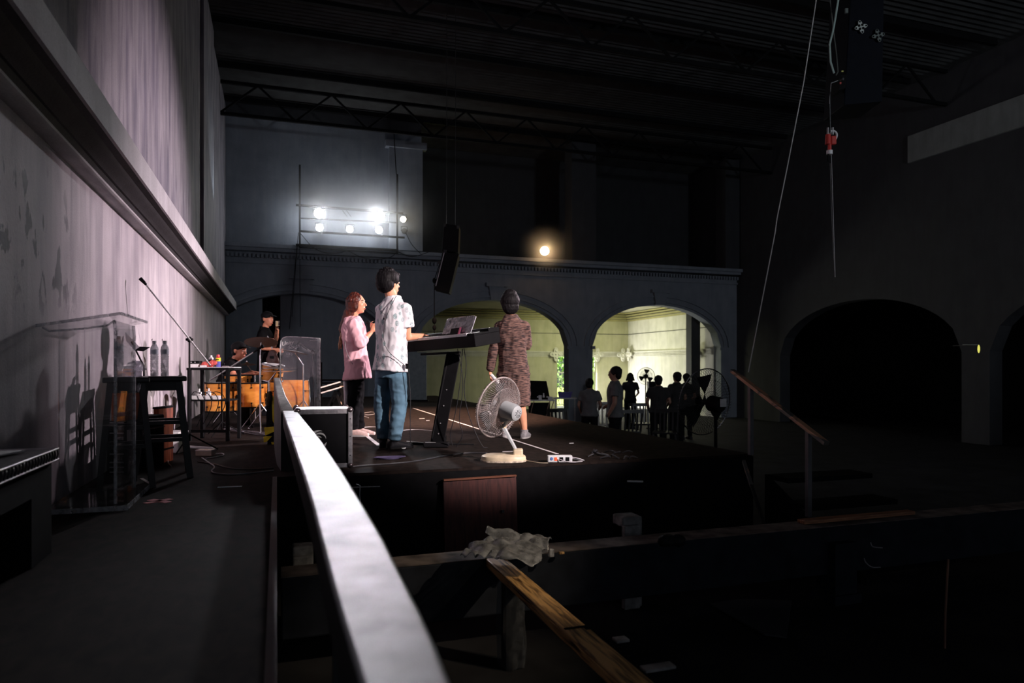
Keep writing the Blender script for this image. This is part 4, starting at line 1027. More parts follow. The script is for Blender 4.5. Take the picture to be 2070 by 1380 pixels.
def cable(name, lab, pts, m, r_=.005, z=.006, cat='cable'):
    P = [V(WZ(x, y).x, WZ(x, y).y, z) if not isinstance(x, Vector) else x for x, y in pts]
    return tag(G().tube(P, r_, 6, 3).build(name, m, None), lab, cat)
WC = mat('pale_cable', (.55, .52, .55), .4); BC = mat('black_cable', (.03, .03, .035), .35)
cable('floor_cable', 'white cable curling right of the pale box on the stage floor', [(416, 928), (435, 925), (452, 922), (453, 918), (445, 917), (430, 920)], WC)
cable('floor_cable', 'long dark cable sweeping from the pale box to the railing', [(408, 926), (425, 938), (436, 945), (426, 953), (432, 958), (470, 961), (510, 957), (553, 952)], mat('grey_cable', (.22, .22, .24), .4))
cable('floor_cable', 'thin dark cable just above the long one near the railing', [(400, 934), (430, 938), (470, 950), (520, 950), (553, 947)], BC)
cable('floor_cable', 'white cable loop on the floor between the stool legs', [(345, 927), (339, 932), (340, 938), (346, 943)], WC)
cable('floor_cable', 'thin pale cable hanging past the lectern on the floor', [(222, 953), (236, 950), (248, 947)], WC, .004)
g = G()
for k in range(7):
    rr = random.Random(k); pts = []
    for t in range(7): p = WZ(455+t*15+rr.uniform(-4, 4), 866+t*2.4+rr.uniform(-4, 5)); pts.append(V(p.x, p.y, .006+.004*(k % 3)))
    g.tube(pts, .006, 6, 3)
tag(g.build('cable_bundle', mat('mixed_cable', (.20, .19, .21), .35), None), 'tangled bundle of cables on the floor in front of the drums', 'cables')
cable('floor_cable', 'black cable lying in a long arc in front of the piano stand', [(706, 945), (760, 940), (800, 938), (850, 932), (900, 922), (940, 916), (985, 917)], BC, .006)
cable('floor_cable', 'pale cable running behind the man\'s shoes to the piano stand', [(720, 866), (760, 862), (800, 872), (840, 868), (880, 872)], WC, .004)
cable('floor_cable', 'pale cable curled on the floor behind the pink-shirted woman', [(716, 836), (745, 840), (762, 836), (750, 832), (725, 838), (745, 845)], WC, .005)
g = G()
for k in range(4):
    pts = []
    for t in range(16): a = t*.8+k; p = WZ(788, 928); pts.append(V(p.x+math.cos(a)*(.08+.02*k), p.y+math.sin(a)*.05, .008+.004*k))
    g.tube(pts, .004, 5, 1)
tag(g.build('cable_coil', mat('violet_cable', (.06, .05, .10), .3), None), 'small dark violet cable coil in front of the man\'s shoes', 'cable')
qk = Q(925, 6.6)
for k, (pts, lab) in enumerate((([(935, 705), (930, 780), (920, 840), (908, 880), (915, 900)], 'leftmost of the thin black cables hanging from the digital piano'),
                            ([(925, 705), (936, 760), (935, 800), (926, 850), (938, 880), (922, 903)], 'middle thin black cable hanging from the digital piano in a loop'),
                            ([(938, 704), (944, 740), (936, 790), (950, 850), (975, 905), (985, 917)], 'thin black cable from the digital piano that reaches the floor near the fan'))):
    P = [qk(x, y, -.35+.35*i/(len(pts)-1)) for i, (x, y) in enumerate(pts)]
    P[-1].z = max(P[-1].z, .006); o = tag(G().tube(P, .004, 6, 3).build('hanging_cable', BC, None), lab, 'cable'); o.location = qk.loc; o.rotation_euler[2] = qk.rz
c = WZ(1132, 934)
r = thing('socket_strip', 'white four-way socket strip with red switch lying at the stage edge', 'power strip', (c.x, c.y, 0), -TH+.05)
G().bx(-.10, .10, -.01, .05, 0, .055).build('strip_body', mat('socket_white', (.72, .74, .76), .4), r, False, .006)
G().bx(-.045, -.025, -.013, -.009, .015, .042).build('red_switch', mat('red_switch', (.8, .08, .03), .3, emit=(1, .12, .05), es=.6), r, False)
G().ell((-.07, -.011, .03), (.012, 0, 0), (0, .002, 0), (0, 0, .014)).build('blue_sticker', mat('blue_sticker', (.1, .2, .5), .4), r)
for x in (.01, .06): G().bx(x-.015, x+.015, -.013, -.009, .012, .042).build('plug', BLK, r, False)
G().tube([(.10, .02, .03), (.14, .0, .02), (.20, .0, .008), (.12, -.04, .006), (.04, -.05, .01), (-.01, -.02, .03)], .004, 6, 3).tube([(.10, .0, .04), (.16, -.01, .03), (.21, 0, .01), (.16, .04, .01)], .004, 6, 3).build('cord', WC, r)
cable('fan_cord', 'cream fan cord running from the fan base to the socket strip', [(1062, 932), (1075, 934), (1090, 937), (1108, 937)], mat('cream_cord', (.6, .5, .38), .5), .004)
r = thing('cable_heap', 'low heap of black cables at the stage edge right of the socket strip', 'cables')
for k in range(14):
    p = WZ(random.uniform(1180, 1275), random.uniform(914, 928)); G().tube([V(p.x, p.y, .006), V(p.x+random.uniform(-.08, .08), p.y+random.uniform(-.05, .05), .03), V(p.x+random.uniform(-.12, .12), p.y+random.uniform(-.05, .05), .006)], .006, 5, 2).build('cable', BC, r)
for k, (px, py) in enumerate(((725, 840), (716, 832))):
    c = WZ(px, py+8); tag(G().box((c.x, c.y, .02), (.14, .05, .035), Matrix.Rotation(.5+k, 3, 'Z')).build('white_plug_block', WHITE, None, False, .006), ('white plug block on the floor right behind the pink-shirted woman', 'second white plug block a little further back and left')[k], 'plug')
for k, (px, py, s) in enumerate(((853, 846, .05), (865, 850, .03), (1155, 896, .03))):
    c = WZ(px, py); tag(G().box((c.x, c.y, .003), (s*1.6, s*.5, .004)).build('paper_scrap', PAPER, None, False), ('white paper scrap on the floor left of the piano column', 'smaller paper scrap beside the first one on the floor', 'tiny pale scrap on the dark stage floor right of the tape')[k], 'scrap')
# yellow and black barrier sleeve next to the railing
q = Q(546, 6.9)
YEL = mat('yellow_tape', (.75, .60, .02), .5, var=.25, scale=18)
r = thing('hazard_stand', 'yellow and black hazard-striped object hanging beside the railing', 'barrier', q.loc, q.rz)
for (a, b, c, d_) in (((534, 864), (554, 862), (554, 872), (536, 880)), ((533, 882), (550, 881), (538, 893), (533, 894)), ((548, 893), (554, 893), (554, 905), (550, 900)), ((549, 800), (555, 802), (555, 858), (551, 850))):
    G().prism([q(*a), q(*b), q(*c), q(*d_)], (0, .02, 0)).build('yellow_stripe', YEL, r, False)
G().bx(-.045, .04, .02, .06, .08, .42).build('black_backing', BLKM, r, False)
G().bx(-.03, .03, .01, .08, 0, .09).build('foot', BLKM, r, False)
g = G()
for i in range(6): g.ell(q(546+random.uniform(-4, 5), 800+random.uniform(-4, 14)), (.025, 0, 0), (0, .03, 0), (0, 0, .035))
o = solid(g, 'cloth_knot', mat('olive_cloth', (.06, .045, .02), .9), r, .005, 2, .006, 40)

# ================================================================== PEOPLE
SKIN = mat('skin', (.76, .35, .21), .5, var=.08, scale=20)
SKIN2 = mat('skin_tanned', (.55, .22, .13), .5, var=.1, scale=20)
HAIRB = mat('black_hair', (.008, .007, .008), .6, var=.4, scale=60, spec=.12)
SHOEB = mat('black_shoe', (.012, .012, .015), .6, spec=.2)
def hand(g, wr, d, palm, s=1.0, curl=.4, thumb=1):
    """palm and five separate fingers; d = direction of the hand, palm = palm-facing normal"""
    d = Vector(d).normalized(); pn = Vector(palm); pn = (pn-d*pn.dot(d)).normalized(); sd = d.cross(pn)*thumb
    c = wr+d*.05*s; g.ell(c, sd*.038*s, pn*.016*s, d*.052*s, 14, 9)
    for k, (o, L) in enumerate(((.030, .070), (.011, .080), (-.010, .075), (-.030, .058))):
        b = wr+d*.088*s+sd*o*s; dd = (d+sd*o*5).normalized(); a1 = b+dd*L*.45*s
        d2 = (dd*math.cos(curl)+pn*math.sin(curl)).normalized(); a2 = a1+d2*L*.32*s
        d3 = (dd*math.cos(curl*2)+pn*math.sin(curl*2)).normalized()
        g.cap(b-dd*.02*s, a1, .0085*s, .0080*s, 8); g.cap(a1, a2, .0080*s, .0074*s, 8); g.cap(a2, a2+d3*L*.25*s, .0074*s, .0062*s, 8)
    tb = wr+d*.025*s+sd*.026*s; t1 = tb+(d*.6+sd*.8+pn*.2).normalized()*.036*s
    g.cap(tb, t1, .0115*s, .0095*s, 8); g.cap(t1, t1+(d*.9+sd*.35+pn*.3).normalized()*.028*s, .0095*s, .0075*s, 8)
def head(g, H, f, s=1.0, up=(0, 0, 1)):
    f = Vector(f).normalized(); up = Vector(up); r = f.cross(up).normalized(); up = r.cross(f).normalized()
    g.ell(H+up*.022*s-f*.008*s, r*.074*s, f*.094*s, up*.094*s, 20, 13)       # skull
    g.ell(H-up*.035*s+f*.020*s, r*.058*s, f*.066*s, up*.078*s, 18, 11)       # face
    g.ell(H-up*.088*s+f*.052*s, r*.030*s, f*.026*s, up*.024*s, 12, 7)        # chin
    g.ell(H-up*.020*s+f*.055*s+r*.032*s, r*.024*s, f*.022*s, up*.024*s, 10, 7)
    g.ell(H-up*.020*s+f*.055*s-r*.032*s, r*.024*s, f*.022*s, up*.024*s, 10, 7)
    g.cap(H+f*.084*s+up*.018*s, H+f*.106*s-up*.024*s, .0075*s, .0125*s, 8)   # nose
    g.ell(H+f*.078*s+up*.036*s, r*.045*s, f*.014*s, up*.010*s, 12, 7)        # brow
    g.ell(H+f*.084*s-up*.056*s, r*.024*s, f*.012*s, up*.007*s, 10, 5)        # lips
    g.ell(H+f*.080*s-up*.067*s, r*.020*s, f*.012*s, up*.008*s, 10, 5)
    for k in (-1, 1):
        g.ell(H+r*k*.076*s-f*.012*s-up*.004*s, r*.010*s+f*.004*s*k, f*.019*s, up*.032*s, 10, 7)
        g.ell(H+r*k*.080*s-f*.018*s+up*.010*s, r*.007*s, f*.012*s, up*.014*s, 8, 5)
    return r, f, up
def face(H, f, s, parent, lip=(.45, .12, .10), up=(0, 0, 1)):
    f = Vector(f).normalized(); up = Vector(up); r = f.cross(up).normalized(); up = r.cross(f).normalized()
    for k in (-1, 1):
        e = H+f*.080*s+r*k*.031*s+up*.008*s
        G().ell(e, r*.013*s, f*.007*s, up*.0065*s, 10, 7).build('eye', mat('eye_white', (.7, .66, .62), .3), parent)
        G().ell(e+f*.0055*s, r*.0055*s, f*.003*s, up*.0058*s, 8, 5).build('iris', mat('iris_dark', (.02, .012, .01), .2), parent)
        G().tube([H+f*.084*s+r*k*.016*s+up*.030*s, H+f*.086*s+r*k*.034*s+up*.034*s, H+f*.072*s+r*k*.052*s+up*.028*s], .0035*s, 6).build('eyebrow', HAIRB, parent)
    m = mat('lips_%d' % int(lip[0]*100), lip, .45)
    G().ell(H+f*.092*s-up*.0575*s, r*.022*s, f*.006*s, up*.004*s, 12, 5).ell(H+f*.090*s-up*.066*s, r*.018*s, f*.006*s, up*.0045*s, 12, 5).build('lips', m, parent)
def torso(g, P, N, SL, SR, f, w=1.0, off=0.0, drop=0.0, hemw=0.0, neck=True, open_top=False, lean=0):
    """P pelvis, N neck base, shoulders; rings from hips (or hem) to shoulders"""
    up = (N-P).normalized(); r = (SR-SL); r = (r-up*r.dot(up)).normalized(); d = up.cross(r).normalized()
    hw = (SR-SL).length/2; L = (N-P).length
    def ring(t, a, b, sh=0): c = P+up*L*t+d*sh; return (c, r*(a*w+off), d*(b*w+off))
    rr = []
    if drop: rr.append((P-V(0, 0, drop), r*(.165*w+off+hemw), d*(.115*w+off+hemw))); rr.append((P-V(0, 0, drop*.5), r*(.163*w+off+hemw*.6), d*(.115*w+off+hemw*.6)))
    else: rr.append(ring(-.12, .150, .105))
    rr += [ring(.02, .163, .112), ring(.22, .142, .102), ring(.42, .140, .102), ring(.62, .158, .112), ring(.78, hw*.96/w, .108), ring(.89, hw*.90/w, .088), ring(.96, hw*.55/w, .066), ring(1.01, .055, .055)]
    g.loft(rr, 28, True, 2.25)
def person(q, lab, J, f, sk=SKIN, w=1.0, hs=1.0, vox=.0085, shirt=None, sleeve='short', hem=.10, hemw=.012, trousers=None, shoes=None, wr=.006, tw=1.0,
           hands=True, hcurl=.5, soff=.020, facef=None, do_face=True, group=None, cat='person', dress=None, name='person', top_m=None, collar=None, up=(0, 0, 1), bare_feet=False):
    r = thing(name, lab, cat, q.loc, q.rz, group)
    f = Vector(f).normalized(); hf = Vector(facef or f).normalized()
    g = G(); head(g, J['H'], hf, hs, up)
    g.cap(J['N']-V(0, 0, .02), J['H']-V(0, 0, .05)-hf*.015, .056*w, .052*w)
    torso(g, J['P'], J['N'], J['SL'], J['SR'], f, w)
    for k in 'LR':
        S, E, W_, Hd = J['S'+k], J['E'+k], J['W'+k], J['D'+k]
        g.cap(S, E, .048*w, .039*w); g.cap(E, W_, .040*w, .026*w); g.cap(J['N']-V(0, 0, .04), S, .042*w, .046*w)
        Hp, K, A = J['H'+k], J['K'+k], J['A'+k]
        g.cap(Hp, K, .082*w, .056*w); g.cap(K, K.lerp(A, .35), .056*w, .056*w); g.cap(K.lerp(A, .35), A, .056*w, .036*w)
        ft = J.get('F'+k, f); ft = Vector(ft).normalized()
        g.cap(A-ft*.03-V(0, 0, .035), A+ft*.13-V(0, 0, .055), .030, .022)
        if hands: hand(g, W_, Hd, J.get('n'+k, (0, 0, -1)), .95*w, J.get('c'+k, hcurl), J.get('t'+k, 1 if k == 'L' else -1))
    solid(g, 'body', sk, r, vox, 3)
    if do_face: face(J['H'], hf, hs, r, up=up)
    if shirt or dress:
        g = G(); torso(g, J['P'], J['N'], J['SL'], J['SR'], f, w, soff, hem, hemw)
        for k in 'LR':
            S, E, W_ = J['S'+k], J['E'+k], J['W'+k]; g.cap(J['N']-V(0, 0, .045), S, .054*w, .058*w)
            if sleeve == 'short': M_ = S.lerp(E, .62); g.cap(S, S.lerp(E, .25), .058*w, .066*w); g.cyl(S.lerp(E, .1), M_, .060*w, .072*w, 16)
            elif sleeve == 'rolled': g.cap(S, E, .066*w, .062*w); g.cyl(E, E.lerp(W_, .45), .062*w, .056*w)
            else: g.cap(S, E, .066*w, .058*w); g.cap(E, E.lerp(W_, .9), .058*w, .042*w); g.cyl(E, E.lerp(W_, .97), .058*w, .044*w)
        g.torus(J['N']+V(0, 0, .012), J['H']-J['N']+V(0, 0, .1), .062*w, .016, 24, 8)
        if dress:
            lo = J['P']-V(0, 0, dress); rv = (J['HR']-J['HL']).normalized(); dv = V(0, 0, 1).cross(rv)
            g.loft([(lo, rv*.20*w, dv*.15*w), (J['P']-V(0, 0, dress*.5), rv*.20*w, dv*.15*w), (J['P']+V(0, 0, .06), rv*.185*w, dv*.135*w)], 28, True, 2.3)
        solid(g, 'dress' if dress else 'shirt', shirt or dress_m, r, vox, 4, wr, 7, (1.6, 1.6, .9))
    if trousers:
        g = G(); rv = (J['HR']-J['HL']).normalized(); dv = V(0, 0, 1).cross(rv)
        g.loft([(J['P']-V(0, 0, .10), rv*.168*w*tw, dv*.115*w*tw), (J['P']+V(0, 0, .02), rv*.17*w, dv*.118*w), (J['P']+V(0, 0, .10), rv*.158*w, dv*.11*w)], 24, True, 2.2)
        for k in 'LR':
            Hp, K, A = J['H'+k], J['K'+k], J['A'+k]
            g.cap(Hp, K, .097*w*tw, .078*w*tw); g.cap(K, K.lerp(A, .5), .078*w*tw, .072*w*tw); g.cyl(K, A+V(0, 0, .0), .077*w*tw, .066*w*tw, 18)
        solid(g, 'trousers', trousers, r, vox, 3, wr*.9, 8, (1, 1, 1.5))
    if shoes:
        for k in 'LR':
            A = J['A'+k]; ft = Vector(J.get('F'+k, f)); ft.z = 0; ft.normalize(); sd = V(-ft.y, ft.x, 0); z0 = A.z-.088
            c = V(A.x, A.y, z0)
            g = G(); g.loft([(c-ft*.075+V(0, 0, .035), sd*.022, V(0, 0, .030)), (c-ft*.06+V(0, 0, .040), sd*.034, V(0, 0, .038)), (c+V(0, 0, .048), sd*.037, V(0, 0, .046)), (c+ft*.07+V(0, 0, .038), sd*.043, V(0, 0, .036)), (c+ft*.14+V(0, 0, .028), sd*.044, V(0, 0, .026)), (c+ft*.185+V(0, 0, .022), sd*.028, V(0, 0, .018))], 18, True, 2.4)
            g.cyl(c+V(0, 0, .04), c+V(0, 0, .10), .040, .042)
            solid(g, 'shoe', shoes, r, .005, 3)
            G().loft([(c+V(0, 0, h)+ft*.05, ft*.135, sd*.046) for h in (.001, .02)], 22, True, 2.6).build('sole', mat('sole_rubber', (.35, .33, .33), .6) if shoes is not SHOEB else RUB, r)
    return r
def strands(g, root, H, f, n, L, rad, seed, spread=.3, up=V(0, 0, 1)):
    rr = random.Random(seed)
    for i in range(n):
        a = rr.uniform(0, 2*PI); b = rr.uniform(.1, 1); d = V(math.cos(a)*math.sqrt(1-b*b), math.sin(a)*math.sqrt(1-b*b), b)
        p = H+V(d.x*.084, d.y*.084, .025+d.z*.098); t = V(-d.y, d.x, 0)*rr.uniform(-.6, .6)
        g.tube([p-d*.01, p+d*.012+t*.02+V(0, 0, .004), p+d*.016*rr.uniform(.6, 1.6)+t*.05-V(0, 0, L*rr.uniform(.4, 1))], [rad, rad, rad*.3], 4)

# --- man at the piano
SHIRT = None
def leaf_shirt():
    m, nt, b = _nt('leaf_print_shirt'); N = nt.nodes; L = nt.links; b.inputs['Roughness'].default_value = .8
    tc = N.new('ShaderNodeTexCoord'); mp = N.new('ShaderNodeMapping'); mp.inputs['Scale'].default_value = (1.25, 1.25, .85); mp.inputs['Rotation'].default_value = (0, .5, 0)
    L.new(tc.outputs['Object'], mp.inputs[0])
    v = N.new('ShaderNodeTexVoronoi'); v.inputs['Scale'].default_value = 15; v.inputs['Randomness'].default_value = .75; L.new(mp.outputs[0], v.inputs['Vector'])
    wv = N.new('ShaderNodeTexNoise'); wv.inputs['Scale'].default_value = 120; L.new(tc.outputs['Object'], wv.inputs['Vector'])
    r = N.new('ShaderNodeValToRGB'); e = r.color_ramp.elements; e[0].position = .33; e[0].color = (1, 1, 1, 1); e[1].position = .39; e[1].color = (0, 0, 0, 1)
    L.new(v.outputs['Distance'], r.inputs[0])
    r2 = N.new('ShaderNodeValToRGB'); e = r2.color_ramp.elements; e[0].position = .35; e[0].color = (.13, .24, .25, 1); e[1].position = .6; e[1].color = (.55, .62, .66, 1)
    L.new(wv.outputs['Fac'], r2.inputs[0])
    bt = N.new('ShaderNodeMix'); bt.data_type = 'RGBA'; mrr = N.new('ShaderNodeMapRange'); mrr.inputs[1].default_value = .45; mrr.inputs[2].default_value = .95; L.new(v.outputs['Color'], mrr.inputs[0]); L.new(mrr.outputs[0], bt.inputs[0]); L.new(r2.outputs[0], bt.inputs[6]); bt.inputs[7].default_value = (.74, .70, .74, 1)
    x = N.new('ShaderNodeMix'); x.data_type = 'RGBA'; L.new(r.outputs[0], x.inputs[0]); x.inputs[6].default_value = (.84, .80, .84, 1); L.new(bt.outputs[2], x.inputs[7])
    L.new(x.outputs[2], b.inputs['Base Color']); return m
SHIRT = leaf_shirt()
DENIM = mat('blue_denim', (.085, .17, .24), .85, var=.45, scale=7, bump=.25)
q = Q(793, 6.6)
J = dict(H=q(788, 573, .02), N=q(795, 605, .0), P=q(790, 742, .03), SL=q(771, 626, .11), SR=q(820, 625, -.08),
         EL=q(806, 690, .32), WL=q(836, 689, .50), DL=(1, .45, -.1), ER=q(823, 681, -.02), WR=q(857, 679, .20), DR=(.9, .5, -.12), nL=(0, 0, -1), nR=(0, 0, -1), cL=.35, cR=.3,
         HL=q(778, 750, .08), HR=q(803, 750, -.02), KL=q(771, 818, .10), KR=q(808, 818, .0), AL=q(775, 886, .10), AR=q(797, 889, -.02), FL=(-.1, 1, 0), FR=(.85, .45, 0))
man = person(q, 'person in white leaf-print short-sleeved shirt and blue jeans playing the piano, back to us', J, (.45, .9, 0), facef=(.62, .78, .05), shirt=SHIRT, sleeve='short', hem=.03, hemw=.012, trousers=DENIM, shoes=SHOEB, wr=.0055, tw=.93, hs=1.04)
H = J['H']; fh = V(.62, .78, 0).normalized(); rh = V(.78, -.62, 0)
g = G()
g.ell(H+V(0, 0, .045)-fh*.030, rh*.108, fh*.112, V(0, 0, .092), 22, 13); g.ell(H-fh*.060+V(0, 0, -.004), rh*.100, fh*.078, V(0, 0, .092), 18, 11)
g.ell(H+fh*.045+V(0, 0, .085), rh*.075, fh*.055, V(0, 0, .035), 16, 9); g.ell(H-rh*.05+V(0, 0, .02), rh*.05, fh*.07, V(0, 0, .07), 14, 9)
strands(g, None, H+V(0, 0, .02)-fh*.035, fh, 170, .07, .007, 3)
solid(g, 'hair', HAIRB, man, .006, 2, .003, 60, (1, 1, .12))
P0 = [q(801, 598, -.10), q(785, 628, -.17), q(776, 660, -.165), q(775, 690, -.15), q(785, 712, -.15), q(812, 733, -.14), q(822, 742, -.13)]
G().tube(P0, .0028, 5, 2).build('earphone_wire', BC, man); G().tube([q(768, 612, -.06), q(766, 628, -.12), q(779, 636, -.17)], .0025, 5, 2).build('earphone_wire', BC, man)
G().box(q(776, 644, -.172), (.012, .01, .02)).build('wire_clip', BLK, man)
G().box(q(823, 740, -.12), (.03, .02, .05)).build('belt_pack', BLK, man)
g = G().tube([q(825, 745, -.13), q(830, 800, -.08), q(829, 860, 0), q(830, 905, .1)], .004, 6, 2); g.build('hanging_wire', BC, man)
for a, b, c in (((811, 905), (818, 909), (821, 904)),): G().prism([q(*a, -.062), q(*b, -.062), q(*c, -.062)], (0, -.004, 0)).build('shoe_mark', PAPER, man, False)

# --- woman in the pink shirt
PINK = mat('pink_shirt', (.86, .48, .54), .85, var=.05, scale=5, bump=.15)
BLKT = mat('black_cotton', (.007, .007, .008), .95, spec=.05)
q = Q(718, 7.75)
J = dict(H=q(722, 614, 0), N=q(712, 642, 0), P=q(722, 742, 0), SL=q(711, 655, .16), SR=q(714, 655, -.15),
         EL=q(726, 697, .24), WL=q(748, 672, .12), DL=(.4, -.3, .85), ER=q(729, 695, -.20), WR=q(750, 672, -.06), DR=(.35, .15, .9), nL=(-.2, -1, 0), nR=(.3, 1, 0), cL=.7, cR=.9,
         HL=q(723, 750, .09), HR=q(722, 750, -.07), KL=q(722, 808, .12), KR=q(716, 808, -.05), AL=q(726, 864, .16), AR=q(713, 866, -.04), FL=(1, -.1, 0), FR=(1, -.15, 0))
wom = person(q, 'person in long pink shirt and black leggings singing in profile with long hair', J, (1, .05, 0), w=.88, facef=(.98, -.12, .06), shirt=PINK, sleeve='rolled', hem=.13, hemw=.02, soff=.034, trousers=BLKT, shoes=mat('pale_shoe', (.72, .50, .46), .7, var=.25, scale=25), wr=.010, hs=.97)
BRH = mat('auburn_hair', (.075, .016, .010), .4, var=.6, scale=30, spec=.4); BRT = mat('brown_hair_tips', (.34, .15, .07), .45, var=.4, scale=40)
H = J['H']; fh = V(.98, -.12, 0).normalized(); rh = V(-.12, -.98, 0)
g = G()
g.ell(H+V(0, 0, .032)-fh*.028, rh*.088, fh*.096, V(0, 0, .088), 20, 11); g.ell(H-fh*.062-V(0, 0, .03), rh*.085, fh*.062, V(0, 0, .115), 18, 9)
g.ell(H+rh*.060-fh*.02-V(0, 0, .03), rh*.030, fh*.055, V(0, 0, .07), 14, 9)
g.cap(H-fh*.075-V(0, 0, .10), q(696, 665, .0), .075, .062, 14)
strands(g, None, H+V(0, 0, .0)-fh*.03, fh, 90, .06, .005, 5)
solid(g, 'hair', BRH, wom, .0065, 3, .003, 60, (1, 1, .12))
g = G()
rr = random.Random(8)
for i in range(46):
    a = q(697+rr.uniform(-6, 5), 655, rr.uniform(-.07, .07)); b = q(690+rr.uniform(-3, 4), 682, rr.uniform(-.06, .06)); c = q(686+rr.uniform(-3, 5), 700+rr.uniform(-6, 8), rr.uniform(-.05, .05))
    g.tube([a, a.lerp(b, .5)+V(rr.uniform(-.01, .01), 0, 0), b, c], [.010, .010, .009, .003], 5)
solid(g, 'hair_ends', BRT, wom, .006, 1, .003, 50)
G().cyl(q(748, 672, -.06), q(745, 655, -.05), .012, .015).sph(q(744.5, 652, -.05), .026).build('microphone', BLK, wom)
g = G().loft([(q(700, 838, .05), V(.018, 0, 0), V(0, .05, 0)), (q(702, 800, .05), V(.030, 0, 0), V(0, .05, 0)), (q(699, 752, .03), V(.022, 0, 0), V(0, .06, 0))], 14)
solid(g, 'white_scarf_tail', mat('white_cloth', (.72, .68, .72), .85), wom, .006, 3, .008, 16, (1, 1, .2))
G().tube([q(697, 690, -.19), q(700, 712, -.20), q(713, 736, -.19)], .0028, 5, 2).build('earphone_wire', BC, wom)
G().tube([q(745, 655, .1), q(756, 648, .1), q(760, 650, .12)], .004, 6, 2).build('stand_clip', CHROME, wom)

# --- woman in the brown dress
def knit():
    m, nt, b = _nt('brown_knit'); N = nt.nodes; L = nt.links; b.inputs['Roughness'].default_value = .95
    tc = N.new('ShaderNodeTexCoord'); mp = N.new('ShaderNodeMapping'); mp.inputs['Scale'].default_value = (1, 1, 7); L.new(tc.outputs['Object'], mp.inputs[0])
    n = N.new('ShaderNodeTexNoise'); n.inputs['Scale'].default_value = 16; n.inputs['Detail'].default_value = 7; L.new(mp.outputs[0], n.inputs['Vector'])
    r = N.new('ShaderNodeValToRGB'); e = r.color_ramp.elements; e[0].position = .40; e[0].color = (.022, .013, .014, 1); e[1].position = .60; e[1].color = (.19, .105, .085, 1)
    L.new(n.outputs['Fac'], r.inputs[0]); L.new(r.outputs[0], b.inputs['Base Color']); return m
q = Q(1036, 7.53)
J = dict(H=q(1030, 614, .0), N=q(1033, 641, 0), P=q(1038, 752, .02), SL=q(1011, 660, .04), SR=q(1060, 660, -.03),
         EL=q(997, 712, .02), WL=q(991, 748, .05), DL=(.1, .05, -1), ER=q(1066, 697, .06), WR=q(1050, 690, .28), DR=(-.6, .5, .4), nL=(.9, -.3, 0), nR=(0, .5, -.6), cL=1.0, cR=.8,
         HL=q(1025, 758, .05), HR=q(1049, 758, 0), KL=q(1022, 818, .06), KR=q(1053, 820, -.04), AL=q(1018, 866, .10), AR=q(1060, 870, .0), FL=(-.2, 1, 0), FR=(.25, 1, 0))
KN = knit()
wd = person(q, 'person in long brown knitted dress with hair in a bun, holding a white microphone low', J, (.15, 1, 0), w=.92, facef=(-.25, 1, 0), shirt=KN, sleeve='long', hem=.03, hemw=.02, dress=.36, shoes=mat('grey_shoe', (.22, .21, .22), .7, var=.3, scale=50), wr=.008, hs=.97)
H = J['H']; fh = V(-.25, 1, 0).normalized(); rh = V(1, .25, 0).normalized()
g = G(); g.ell(H+V(0, 0, .030)-fh*.02, rh*.106, fh*.108, V(0, 0, .098), 20, 11); g.ell(H-fh*.045-V(0, 0, .03), rh*.094, fh*.072, V(0, 0, .092), 16, 9)
g.ell(H+V(0, 0, .105)-fh*.035, rh*.072, fh*.06, V(0, 0, .052), 16, 9)
strands(g, None, H+V(0, 0, .01)-fh*.02, fh, 60, .04, .005, 9); solid(g, 'hair', HAIRB, wd, .006, 2, .003, 60, (1, 1, .3))
a, b = q(993, 757, -.02), q(1004, 770, -.05); G().cyl(a, b, .017, .021).build('microphone_body', WHITE, wd); G().sph(b+(b-a).normalized()*.01, .027).build('microphone_head', mat('mic_white', (.7, .68, .68), .5), wd)

# --- drummer
q = Q(468, 9.3)
J = dict(H=q(484, 709, -.02), N=q(473, 728, 0), P=q(455, 782, .05), SL=q(470, 737, .17), SR=q(464, 737, -.17),
         EL=q(486, 762, .25), WL=q(510, 752, .1), DL=(1, -.3, 0), ER=q(474, 762, -.24), WR=q(512, 756, -.20), DR=(1, 0, .05), nL=(0, 0, -1), nR=(0, 0, -1), cL=1.1, cR=1.1,
         HL=q(458, 790, .13), HR=q(458, 790, -.08), KL=q(492, 795, .22), KR=q(490, 798, -.16), AL=q(494, 862, .25), AR=q(496, 866, -.12), FL=(1, .1, 0), FR=(1, -.1, 0))
dm = person(q, 'person in black cap and T-shirt seated at the drums in profile', J, (1, -.1, 0), sk=SKIN2, w=.98, facef=(.97, -.25, -.12), shirt=BLKT, sleeve='short', hem=.05, trousers=BLKT, shoes=SHOEB, vox=.010, hs=1.0)
def capm(H, f, parent, m=None, s=1.0):
    f = Vector(f); f.z = 0; f.normalize(); rh = f.cross(V(0, 0, 1))
    g = G(); g.ell(H+V(0, 0, .050*s)-f*.012, rh*.088*s, f*.103*s, V(0, 0, .078*s), 20, 11); solid(g, 'cap_crown', m or BLK, parent, .007, 2)
    G().loft([(H+f*.06*s+V(0, 0, .052*s), rh*.060*s, V(0, 0, .007)), (H+f*.12*s+V(0, 0, .050*s), rh*.058*s, V(0, 0, .006)), (H+f*.165*s+V(0, 0, .038*s), rh*.030*s, V(0, 0, .004))], 16).build('cap_brim', m or BLK, parent)
    g = G(); g.ell(H-f*.045-V(0, 0, .02), rh*.079*s, f*.055*s, V(0, 0, .055*s), 16, 9); strands(g, None, H-V(0, 0, .03), f, 30, .03, .005, 2); solid(g, 'hair', HAIRB, parent, .007, 1)
capm(J['H'], (.97, -.25, 0), dm)
G().cyl(q(516, 757, -.22), q(548, 742, -.28), .006, .004, 8).build('drumstick', mat('pale_stick', (.6, .42, .25), .5), dm)

